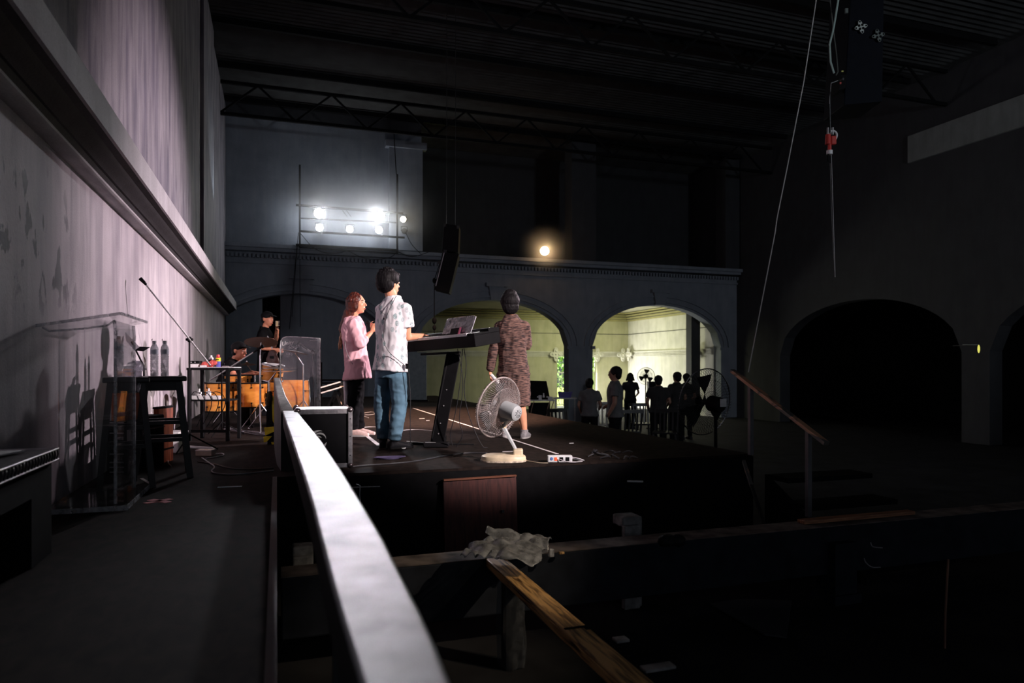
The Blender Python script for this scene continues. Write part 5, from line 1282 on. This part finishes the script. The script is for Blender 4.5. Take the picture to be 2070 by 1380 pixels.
# --- bass player
q = Q(538, 11.0)
J = dict(H=q(541, 645, 0), N=q(535, 664, 0), P=q(538, 740, 0), SL=q(537, 673, .17), SR=q(531, 673, -.17),
         EL=q(553, 699, .16), WL=q(561, 680, -.05), DL=(.2, -.2, 1), ER=q(530, 703, -.24), WR=q(556, 706, -.20), DR=(1, .1, -.2), nL=(-1, 0, 0), nR=(0, 1, 0), cL=1.0, cR=.8,
         HL=q(540, 748, .1), HR=q(538, 748, -.1), KL=q(540, 795, .1), KR=q(540, 795, -.1), AL=q(540, 829, .1), AR=q(538, 829, -.1), FL=(1, 0, 0), FR=(1, -.2, 0))
bs = person(q, 'person in black cap and T-shirt standing behind the drums holding a bass upright', J, (.95, -.2, 0), sk=SKIN2, w=.98, facef=(.95, -.35, -.08), shirt=BLKT, sleeve='short', hem=.1, trousers=BLKT, shoes=SHOEB, vox=.011)
capm(J['H'], (.95, -.35, 0), bs)
r = thing('bass_guitar', 'dark bass guitar held upright with its tuning head beside the bassist\'s face', 'guitar', q.loc, q.rz)
a, b = q(555, 702, -.24), q(560, 660, -.02); GW = wood('guitar_wood', (.05, .02, .015), (.14, .06, .035), (8, 8, 1), 3, .3)
G().bar(a, b, .045, .025, (0, 1, 0)).build('neck', GW, r, False, .004); G().bar(b, b+V(.0, 0, .09), .035, .018, (0, 1, 0)).build('tuning_head', mat('pale_head', (.5, .40, .22), .4), r, False, .004)
for k in range(4): G().cyl(b+V(-.03, 0, .02+.022*k), b+V(.04, 0, .02+.022*k), .005).build('tuning_peg', CHROME, r)
c = q(551, 722, -.26); g = G(); g.ell(c-V(0, 0, .06), (.11, 0, 0), (0, .025, 0), (0, 0, .13)).ell(c+V(.0, 0, .04), (.08, 0, 0), (0, .022, 0), (0, 0, .08)); solid(g, 'guitar_body', mat('dark_lacquer', (.03, .012, .01), .2), r, .008, 2)
G().box(c+V(.0, -.03, 0), (.06, .01, .04)).build('pickup', BLK, r, False)
G().tube([q(534, 668, -.10), q(546, 690, -.20), q(550, 705, -.23)], .012, 6, 2).build('strap', mat('grey_strap', (.3, .3, .32), .7), r)

# --- people standing in the hall, mostly in silhouette
TEE = mat('grey_tee', (.085, .085, .09), .9, var=.25, scale=9); TEED = mat('dark_tee', (.012, .012, .013), .9)
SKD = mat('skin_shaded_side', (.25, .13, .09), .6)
def onlooker(px, d, top, lab, f=(-1, .2, 0), m=TEED, wd_=1.0, bob=False, z=GZ):
    q = Q(px, d, z); s = FP/d; Ht = EYE-(top-HZ)/s-z; k = Ht/1.62
    f = Vector(f).normalized(); rg = V(f.y, -f.x, 0)
    def p(x, zz, y=0): return V(0, 0, zz*k)+rg*x*k+f*y*k
    J = dict(H=p(0, 1.51), N=p(0, 1.37), P=p(0, .88), SL=p(-.17, 1.31), SR=p(.17, 1.31), EL=p(-.24, 1.05), WL=p(-.20, .86, .10), DL=(0, 0, -1), ER=p(.24, 1.05), WR=p(.18, .95, .18), DR=(0, 0, -1),
             HL=p(-.09, .84), HR=p(.09, .84), KL=p(-.10, .47, .02), KR=p(.10, .47, .02), AL=p(-.10, .09), AR=p(.10, .09))
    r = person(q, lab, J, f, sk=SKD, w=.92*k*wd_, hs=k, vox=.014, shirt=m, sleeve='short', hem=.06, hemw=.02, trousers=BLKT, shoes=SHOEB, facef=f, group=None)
    g = G(); H = J['H']
    g.ell(H+V(0, 0, .03*k)-f*.02*k, rg*.09*k, f*.10*k, V(0, 0, .092*k), 16, 9); g.ell(H-f*.05*k-V(0, 0, .02*k), rg*.08*k, f*.06*k, V(0, 0, .08*k), 14, 9)
    if bob: g.loft([(H-V(0, 0, .11*k)-f*.03*k, rg*.135*k, f*.10*k), (H-V(0, 0, .03*k)-f*.02*k, rg*.11*k, f*.10*k), (H+V(0, 0, .05*k), rg*.09*k, f*.10*k)], 16)
    solid(g, 'hair', HAIRB, r, .012, 1, .004, 30); return r, J, q, f
r, J, q, f = onlooker(1243, 10.8, 741, 'person in grey T-shirt with glasses standing in silhouette left in the lit archway', (-1, .15, 0), TEE, 1.05)
H = J['H']; G().torus(H+f*.10+V(0, -.03, .01), f, .02, .003, 16, 4).bar(H+f*.10+V(0, -.05, .012), H+V(0, -.085, .012), .004, .004).build('glasses', STEEL, r)
onlooker(1192, 12.5, 765, 'person in dim grey T-shirt standing in front of the dark pier between the archways', (.3, 1, 0), TEE, 1.0)
onlooker(1274, 17.5, 754, 'person with bobbed hair standing farther back beside the person with glasses', (.1, 1, 0), TEED, .95, True)
onlooker(1331, 13.0, 759, 'person in black standing in front of the silhouetted fan', (.2, 1, 0), TEED, 1.1)
onlooker(1368, 13.6, 752, 'taller person in black standing right of the silhouetted fan', (-.5, 1, 0), TEED, 1.05)
onlooker(1387, 15.0, 755, 'person mostly hidden behind the large black pedestal fan', (-.2, 1, 0), TEED, .9)

# ================================================================== TABLES AND CHAIRS IN THE HALL
q = Q(1094, 15.6, GZ)
r = thing('mixing_table', 'black table with thin pale curved frame legs below the archway', 'table', q.loc, q.rz)
a, b = q(1064, 808), q(1121, 808); zt = a.z
G().bx(a.x, b.x, 0, .6, zt-.02, zt).build('table_top', BLK, r, False); G().bar((a.x, -.01, zt-.01), (b.x, -.01, zt-.01), .02, .03).build('front_edge', ALU, r, False)
for k, px in enumerate((1066, 1080, 1112, 1120)): p = q(px, 810); G().tube([(p.x, 0, zt-.02), (p.x-.05, -.02, zt-.15), (p.x-.09, -.02, zt-.38)], .011, 6, 2).cyl((p.x-.09, -.02, zt-.38), (p.x-.09, -.02, 0), .011).build('leg', mat('brown_tube', (.35, .24, .18), .4, .5), r)
G().bx(a.x+.05, b.x-.1, .02, .04, zt-.42, zt-.06).build('modesty_panel', BLK, r, False)
q2_ = Q(1088, 15.9, GZ)
r = thing('case_lid', 'large open black case lid standing on the table below the archway', 'case', (q2_.loc[0], q2_.loc[1], GZ+zt), q2_.rz)
a = q2_(1064, 769); b = q2_(1105, 770); c = q2_(1112, 806)
G().prism([(a.x, 0, .0), (a.x, .03, a.z-zt), (b.x, .03, b.z-zt), (c.x, 0, 0)], (0, .08, 0)).build('lid_shell', BLK, r, False, .01)
G().bx(a.x+.05, c.x-.05, -.25, .05, .0, .05).build('mixer_surface', BLK, r, False)
rr = random.Random(4); names = ('white paper cup on the mixing table, leftmost', 'small white box on the mixing table beside the cup', 'white bottle standing on the mixing table in the middle', 'short white pot on the mixing table', 'white box at the right end of the mixing table')
for k, (px, py, w_, h) in enumerate(((1087, 801, .05, .08), (1092, 799, .07, .10), (1099, 796, .05, .15), (1106, 799, .05, .08), (1112, 798, .10, .07))):
    p = q(px, py, .05); G_ = G().lathe((0, 0, 0), (0, 0, 1), [(0, w_*.42), (h*.6, w_*.5), (h*.65, w_*.3), (h, w_*.28)], 14) if k != 1 and k != 4 else G().bx(-w_/2, w_/2, -w_/2, w_/2, 0, h)
    o = G_.build(('cup', 'box', 'bottle', 'pot', 'box')[k], WHITE, None); o.location = Vector(q.loc)+Matrix.Rotation(q.rz, 3, 'Z') @ V(p.x, .08, zt+.0); o.rotation_euler[2] = q.rz; tag(o, names[k], ('cup', 'box', 'bottle', 'pot', 'box')[k])
q = Q(1146, 17.2, GZ)
r = thing('side_table', 'small table with a purple-blue crate on it beside the dark pier', 'table', q.loc, q.rz)
zt = q(1146, 804).z; G().bx(-.32, .25, 0, .5, zt-.03, zt).build('table_top', WHITE, r, False)
for x in (-.28, .2): G().bx(x-.015, x+.015, .02, .05, 0, zt-.03).build('leg', ALU, r, False)
o = thing('plastic_crate', 'purple-blue plastic crate on the small table beside the dark pier', 'crate', (q.loc[0], q.loc[1], GZ+zt), q.rz)
G().hexa([V(-.18, .05, 0), V(.10, .05, 0), V(.10, .3, 0), V(-.18, .3, 0), V(-.21, .03, .14), V(.13, .03, .14), V(.13, .33, .14), V(-.21, .33, .14)]).build('crate_body', mat('violet_plastic', (.16, .12, .42), .4), o, False, .005)
G().bx(-.22, .14, .02, .03, .12, .15).build('rim', mat('violet_plastic', (.16, .12, .42), .4), o, False)
CH = mat('chair_black', (.012, .012, .013), .35)
def chair(q, rz, lab, m=CH):
    r = thing('plastic_chair', lab, 'chair', q.loc, rz, 'plastic chairs in the hall')
    G().bx(-.21, .21, -.2, .2, .42, .45).build('seat', m, r, False, .01)
    for x in (-1, 1):
        for y in (-1, 1): G().bar((x*.18, y*.17, .43), (x*.23, y*.22, 0), .03, .03, (0, 1, 0)).build('leg', m, r, False)
    g = G(); g.bar((-.19, .19, .44), (-.2, .26, .82), .03, .02, (0, 1, 0)).bar((.19, .19, .44), (.2, .26, .82), .03, .02, (0, 1, 0)).bar((-.2, .26, .80), (.2, .26, .80), .02, .06)
    for k in range(4): x = -.11+k*.073; g.bar((x, .2, .45), (x, .25, .78), .03, .012, (0, 1, 0))
    g.build('backrest', m, r, False); return r
for (px, d, a, lab, m) in ((1140, 12.0, .4, 'black plastic chair below the crate at the stage edge', CH), (1209, 13.7, 2.9, 'pale plastic chair seen between the pier and the person with glasses', mat('chair_pale', (.42, .42, .38), .5)),
                        (1300, 13.8, .2, 'black plastic chair below the person with bobbed hair', CH), (1345, 12.0, -.3, 'black plastic chair in front of the people in black', CH), (1265, 12.2, 3.4, 'black plastic chair behind the person with glasses', CH)):
    chair(Q(px, d, GZ), -TH+a, lab, m)
q = Q(1217, 14.8, GZ)
r = thing('food_table', 'table covered with pale trays just left of the person with glasses', 'table', q.loc, q.rz)
G().bx(-.35, .35, 0, .6, .74, .76).build('table_top', BLK, r, False)
for x in (-.32, .32): G().bx(x-.02, x+.02, .02, .06, 0, .74).build('leg', BLK, r, False)
for k, (x, y, lab) in enumerate(((-.12, .08, 'left pale tray on the table beside the person with glasses'), (.13, .12, 'right pale tray on the table beside the person with glasses'))):
    o = G().bx(-.1, .1, -.07, .07, 0, .015).bx(-.11, .11, -.08, -.07, .0, .05).bx(-.11, .11, .07, .08, 0, .05).build('serving_tray', WHITE, None, False)
    o.location = Vector(q.loc)+Matrix.Rotation(q.rz, 3, 'Z') @ V(x, y, .76); o.rotation_euler[2] = q.rz; tag(o, lab, 'tray')
q = Q(1322, 17.5, GZ); r = thing('speaker_cabinet', 'dark box on a stand just right of the silhouetted fan', 'speaker', q.loc, q.rz)
a = q(1312, 771); b = q(1333, 800); G().bx(a.x, b.x, 0, .25, b.z, a.z).build('cabinet', BLK, r, False); G().cyl((.02, .1, .02), (.02, .1, b.z), .02).lathe((.02, .1, 0), (0, 0, 1), [(0, .2), (.02, .2), (.03, .03)]).build('stand', BLK, r)

# ================================================================== LIGHTS ON THE BACK WALL
q = Q(705, 16.3)
r = thing('lighting_frame', 'dark tubular frame hung on the back wall carrying the white stage lamps', 'frame', q.loc, q.rz)
r.rotation_euler[2] = 0; r.location = (0, 17.78, 0)
FY = 17.78
def bw(px, py, y=FY):              # the point of the plane y = const seen at (px, py)
    k = (px-1035)/FP; d = y/(CT-k*ST); p = WD(px, py, d); return V(p.x, p.y-FY, p.z)
for px, y0, y1 in ((606, 333, 500), (803, 352, 512)): G().bar(bw(px, y0), bw(px, y1), .045, .045, (0, 1, 0)).build('post', BLKM, r, False)
for (x0, y0, x1, y1, t) in ((598, 414, 815, 431, .05), (606, 441, 805, 450, .03), (606, 467, 818, 480, .045), (598, 495, 805, 506, .06), (606, 500, 805, 512, .03)):
    G().bar(bw(x0, y0), bw(x1, y1), t, t).build('crossbar', BLKM, r, False)
for px in (692, 700): G().bar(bw(px, 425), bw(px+10, 438), .015, .015).build('bracket', BLK, r, False)
def parcan(px, py, lab, col, es, R=.105, en=0, tint=(1, 1, 1), y=FY, aimto=None):
    c = bw(px, py, y); c.y += FY; t = thing('stage_lamp', lab, 'lamp', c, 0, None)
    to = Vector(aimto or (0.2, 3.0, 1.2)); d = (to-c).normalized()
    G().lathe(d*-.02, -d, [(0, R*.93), (.02, R), (.14, R*.96), (.20, R*.6), (.21, R*.3)], 24).build('lamp_housing', BLK, t)
    G().lathe(d*-.018, d, [(0, R*.9), (.01, R*.9), (.018, R*.5), (.02, R*.02)], 24).build('lens', emis('lens_%s' % lab[:12], col, es), t)
    u = perp(d)[0]; G().tube([u*R*1.1-d*.08, u*R*1.1-d*.08+V(0, .02, .12), -u*R*1.1-d*.08+V(0, .02, .12), -u*R*1.1-d*.08], .008).build('yoke', BLK, t)
    if en:
        lo = lamp('lamp_glow', 'POINT', d*.10, None, en, tint, R*.8, parent=t)
    return t
WL = (.93, .96, 1.0)
parcan(645, 431, 'white stage lamp at upper left of the frame', WL, 60, .13, 14, WL)
parcan(646, 460, 'white stage lamp at lower left of the frame', WL, 50, .095, 7, WL)
parcan(707, 463, 'white stage lamp in the lower middle of the frame', WL, 50, .095, 7, WL)
parcan(765, 436, 'brightest white stage lamp at upper right of the frame', WL, 80, .16, 26, WL)
parcan(766, 465, 'white stage lamp at lower right of the frame', WL, 50, .095, 7, WL)
parcan(815, 443, 'small yellowish lamp just right of the frame', (1, .85, .5), 30, 0.08, 1.6, (1, .8, .45))
parcan(817, 467, 'unlit round lamp hanging below the yellowish one', (.02, .02, .02), 0, .07)
parcan(1101, 507, 'single warm orange lamp on the cornice above the middle archway', (1, .72, .38), 60, .13, 6, (1, .50, .18), 17.75)
# spill of the lamp nearest the left wall
lamp('wall_wash', 'SPOT', (-.5, 14.6, 3.6), (-1.2, 13.9, 4.6), 40, (.8, .95, 1.0), .05, 50, .8)
g_ = [((606, 470), (640, 510), (690, 512), (700, 505)), ((700, 505), (740, 525), (790, 522), (803, 508)), ((803, 508), (830, 520), (850, 515), (870, 508)), ((820, 470), (832, 495), (850, 512))]
for k, P in enumerate(g_):
    tag(G().tube([bw(*p)+V(0, FY, 0) for p in P], .009, 6, 3).build('drooping_cable', BLK, None), ('cable drooping below the left half of the lighting frame', 'cable drooping deep below the right half of the lighting frame', 'cable running right from the lighting frame along the cornice', 'cable falling from the unlit lamp to the cornice')[k], 'cable')
for k, (a, b) in enumerate((((603, 470), (590, 640)), ((606, 500), (607, 660)), ((600, 500), (585, 665)))):
    tag(G().tube([bw(*a)+V(0, FY, 0), bw(*b)+V(0, FY, 0)], .008, 6).build('hanging_wire', BLK, None), ('wire hanging from the left post, slanting down left', 'straight vertical wire below the left post of the lamp frame', 'lower slanting wire beside the vertical one below the lamp frame')[k], 'wire')
tag(G().tube([bw(796, 265)+V(0, FY, 0), bw(801, 352)+V(0, FY, 0)], .012, 6).build('conduit', BLK, None), 'thin dark conduit running up the wall from the right frame post', 'pipe')

# hanging loudspeakers in the middle
q = Q(905, 12.0)
r = thing('line_array_speaker', 'upper black loudspeaker hanging above the piano', 'speaker', q.loc, q.rz, 'hanging loudspeakers above the stage')
def box_px(g, p4, depth, dy=0): return g.prism([q(*p, dy) for p in p4], (0, depth, 0))
box_px(G(), ((897, 452), (928, 456), (926, 510), (893, 506)), .35).build('cabinet', BLK, r, False, .01)
for p in ((899, 455), (926, 459)): G().box(q(*p, -.02), (.04, .04, .05)).build('rigging_bracket', STEEL, r, False)
for p in ((903, 452), (921, 454)): a = q(*p, .15); G().cyl(a, V(a.x, a.y, CEIL+.05), .006).build('suspension_cable', STEEL, r)
r2 = thing('line_array_speaker', 'lower black loudspeaker tilted forward below the upper one', 'speaker', q.loc, q.rz, 'hanging loudspeakers above the stage')
box_px(G(), ((895, 508), (927, 514), (908, 592), (877, 584)), .35).build('cabinet', BLK, r2, False, .01)
G().bar(q(898, 510, -.01), q(881, 578, -.01), .012, .012).build('front_edge', ALU, r2, False)
for p in ((888, 530), (900, 508)): G().box(q(*p, .0), (.05, .05, .05)).build('rigging_bracket', STEEL, r2, False)
g = G().tube([q(900, 470, .1), q(893, 520, .1), q(878, 566, .1), q(878, 620, .1), q(878, 690, .1)], .008, 6)
g.ell(q(878, 567, .1), (.035, 0, 0), (0, .03, 0), (0, 0, .05)).ell(q(878, 648, .1), (.04, 0, 0), (0, .03, 0), (0, 0, .06)).ell(q(878, 662, .1), (.035, 0, 0), (0, .03, 0), (0, 0, .05))
g = g.build('hanging_connector', BLK, None); g.location = q.loc; g.rotation_euler[2] = q.rz; tag(g, 'cable with connector plugs hanging from the tilted loudspeaker', 'cable')

# ropes, hoist and flown speaker on the right
def line(pts, d, r_, m, name, lab, cat='rope'):
    return tag(G().tube([WD(x, y, dd) for (x, y), dd in zip(pts, d if isinstance(d, (list, tuple)) else [d]*len(pts))], r_, 6).build(name, m, None), lab, cat)
ROPE = mat('pale_rope', (.62, .62, .60), .6)
line([(1653, -20), (1625, 165), (1590, 345), (1571, 440), (1567, 470), (1540, 610), (1513, 752)], [7, 6.9, 6.7, 6.6, 6.6, 6.5, 6.35], .0052, ROPE, 'guy_rope', 'long thin pale rope slanting from the roof to the stair handrail')
q = Q(1735, 7.5)
r = thing('flown_loudspeaker', 'big dark loudspeaker stack hanging at the upper right', 'speaker', q.loc, q.rz)
NAVY = mat('navy_cabinet', (.004, .005, .009), .7, spec=.1)
box_px(G(), ((1722, -60), (1788, -60), (1784, 205), (1706, 212)), .5).build('cabinet', NAVY, r, False, .01)
box_px(G(), ((1700, 152), (1712, 150), (1709, 178), (1696, 182)), .2, -.1).build('amplifier_panel', BLK, r, False)
G().sph(q(1702, 160, -.12), .025).build('dial', STEEL, r); G().box(q(1703, 144, -.12), (.02, .01, .012)).build('yellow_lamp', mat('yellow_bit', (.7, .7, .2), .4), r, False); G().box(q(1699, 168, -.12), (.015, .01, .02)).build('red_tag', RED, r, False)
for x in (1728, 1780): a = q(x, -60, .2); G().cyl(a, V(a.x, a.y, CEIL+.08), .008).build('suspension_cable', STEEL, r)
PL = mat('plate_metal', (.55, .60, .58), .4, .4); PL2 = mat('plate_metal_dull', (.16, .19, .18), .5, .4)
def plate(px, py, m, lab):
    c = q(px, py, -.02); g = G(); out = []
    s = .072
    for i in range(32): a = 2*PI*i/32+.25; k = s*(.50+.50*abs(math.cos(2*(a-.25)))**2.4); out.append(c+V(math.cos(a)*k, 0, math.sin(a)*k))
    g.prism(out, (0, -.008, 0)); o = g.build('plate', m, r, False)
    h = G()
    for i in range(4): a = 2*PI*i/4+.25; h.cyl(c+V(math.cos(a)*s*.78, -.010, math.sin(a)*s*.78), c+V(math.cos(a)*s*.78, -.004, math.sin(a)*s*.78), .010, None, 10)
    for i in range(4): a = 2*PI*i/4+.25+PI/4; h.cyl(c+V(math.cos(a)*s*.36, -.010, math.sin(a)*s*.36), c+V(math.cos(a)*s*.36, -.004, math.sin(a)*s*.36), .014, None, 10)
    h.build('bolt_holes', BLKM, o); return o
plate(1740, 55, PL, ''); plate(1775, 72, PL2, ''); G().box(q(1711, 22, -.03), (.03, .02, .05)).build('plate_fragment', PL2, r, False)
line([(1696, -10), (1688, 40), (1684, 62), (1677, 90), (1679, 125), (1686, 148)], 7.3, .010, mat('mint_cable', (.42, .56, .52), .5), 'power_cable', 'pale mint cable looping down beside the flown loudspeaker', 'cable')
line([(1677, -10), (1684, 55), (1691, 110), (1694, 145), (1690, 152)], 7.35, .006, mat('dim_cable', (.10, .11, .10), .5), 'power_cable', 'thin dark cable crossing behind the pale mint one', 'cable')
line([(1702, 160), (1680, 168), (1677, 200), (1678, 260), (1681, 330), (1684, 430), (1688, 560)], [7.45, 7.3, 7.3, 7.3, 7.3, 7.3, 7.3], .0045, mat('dim_line', (.30, .30, .31), .5), 'hoist_chain', 'thin chain hanging down through the red hoist', 'chain')
line([(1676, 210), (1677, 268)], 7.25, .007, BLK, 'hoist_cable', 'short black cable just above the red hoist', 'cable')
line([(1678, 330), (1681, 430), (1684, 500), (1687, 545)], 7.32, .003, mat('dim_line2', (.12, .12, .12), .5), 'hoist_wire', 'thinner wire hanging beside the hoist chain', 'wire')
q = Q(1680, 7.3)
r = thing('chain_hoist', 'small red chain hoist with white loop hanging at the upper right', 'hoist', q.loc, q.rz)
RD = mat('hoist_red', (.62, .06, .05), .35)
a, b = q(1674, 272), q(1674, 292); G().cyl(b, a, .030, .026).build('motor_body', RD, r); G().box(q(1684, 284), (.055, .05, .09)).build('gear_case', RD, r, False, .01)
G().cyl(q(1677, 304), q(1677, 312), .030).build('white_ring', WHITE, r); G().cyl(q(1677, 292), q(1677, 304), .018).build('lower_shaft', RD, r)
G().tube([q(1679, 265), q(1686, 264), q(1692, 270), q(1691, 278), q(1686, 285)], .011, 8, 2).build('white_loop', WHITE, r)
G().cyl(q(1674, 258), q(1674, 272), .012).cyl(q(1683, 258), q(1683, 272), .012).build('hook_shackle', ALU, r); G().cyl(q(1674, 312), q(1674, 326), .010).build('chain_end', BLK, r)
line([(1679, 258), (1678, 180)], 7.3, .005, STEEL, 'hoist_strap', 'dark strap holding the red hoist from above', 'strap')
# faint things on the far right
q = Q(1955, 12.5)
r = thing('wall_lantern', 'faint yellow lamp on a thin bracket at the far right arch', 'lamp', q.loc, q.rz)
G().bar(q(1946, 696.5), q(1977, 696.5), .012, .012).build('bracket', mat('dim_bracket', (.25, .25, .22), .5), r, False); G().ell(q(1978.5, 705), (.02, 0, 0), (0, .02, 0), (0, 0, .075)).build('flame_bulb', emis('dim_yellow', (.9, .85, .15), .7), r)
a = q(1978, 697); G().tube([a, V(a.x+.3, 1.2, a.z+.02)], .006).build('bracket_arm', STEEL, r)

# haze volumes shaped to give the lamps at the back their halos
def haze(name, x0, x1, y0, y1, z0, z1, dens, lab):
    c = ((x0+x1)/2, (y0+y1)/2, (z0+z1)/2)
    m = bpy.data.materials.new(name); m.use_nodes = True; nt = m.node_tree; N = nt.nodes; L = nt.links; N.remove(N['Principled BSDF'])
    v = N.new('ShaderNodeVolumeScatter'); v.inputs['Anisotropy'].default_value = 0.0; L.new(v.outputs[0], N['Material Output'].inputs['Volume'])
    tc = N.new('ShaderNodeTexCoord'); mp = N.new('ShaderNodeMapping'); L.new(tc.outputs['Object'], mp.inputs[0])
    mp.inputs['Scale'].default_value = (2/(x1-x0), 1.2/(y1-y0), 2/(z1-z0))
    ln = N.new('ShaderNodeVectorMath'); ln.operation = 'LENGTH'; L.new(mp.outputs[0], ln.inputs[0])
    mr = N.new('ShaderNodeMapRange'); mr.inputs[1].default_value = 1; mr.inputs[2].default_value = 0; mr.inputs[3].default_value = 0; mr.inputs[4].default_value = 1
    pw = N.new('ShaderNodeMath'); pw.operation = 'POWER'; pw.inputs[1].default_value = 2.2; mu = N.new('ShaderNodeMath'); mu.operation = 'MULTIPLY'; mu.inputs[1].default_value = dens
    L.new(ln.outputs['Value'], mr.inputs[0]); L.new(mr.outputs[0], pw.inputs[0]); L.new(pw.outputs[0], mu.inputs[0]); L.new(mu.outputs[0], v.inputs['Density'])
    g = G().bx(x0-c[0], x1-c[0], y0-c[1], y1-c[1], z0-c[2], z1-c[2]); o = g.build('halo_haze', m, None, False); o.location = c
    tag(o, lab, 'haze', None, 'stuff')
haze('haze_white', -.9, 4.4, 17.1, YB-.21, 3.2, 6.2, 1.3, 'haze volume shaped as a halo around the white stage lamps')
haze('haze_warm', 6.05, 7.85, 17.1, YB-.21, 3.2, 4.75, 1.6, 'haze volume shaped as a halo around the warm orange lamp')
pl = thing('stage_lamp', 'added dark housing for the warm pool light, hanging from the roof', 'lamp', (3.6, 7.8, 6.86))  # made-up housing, put in to cover the warm pool light
G().lathe((0, 0, 0), (0, 0, -1), [(-.12, .06), (-.1, .12), (.0, .14), (.24, .15), (.25, .148)], 24).build('lamp_housing', BLKM, pl)
G().tube([(-.15, 0, -.1), (-.15, 0, .2), (.15, 0, .2), (.15, 0, -.1)], .01).cyl((0, 0, .2), (0, 0, CEIL-6.6), .012).build('yoke', BLK, pl)
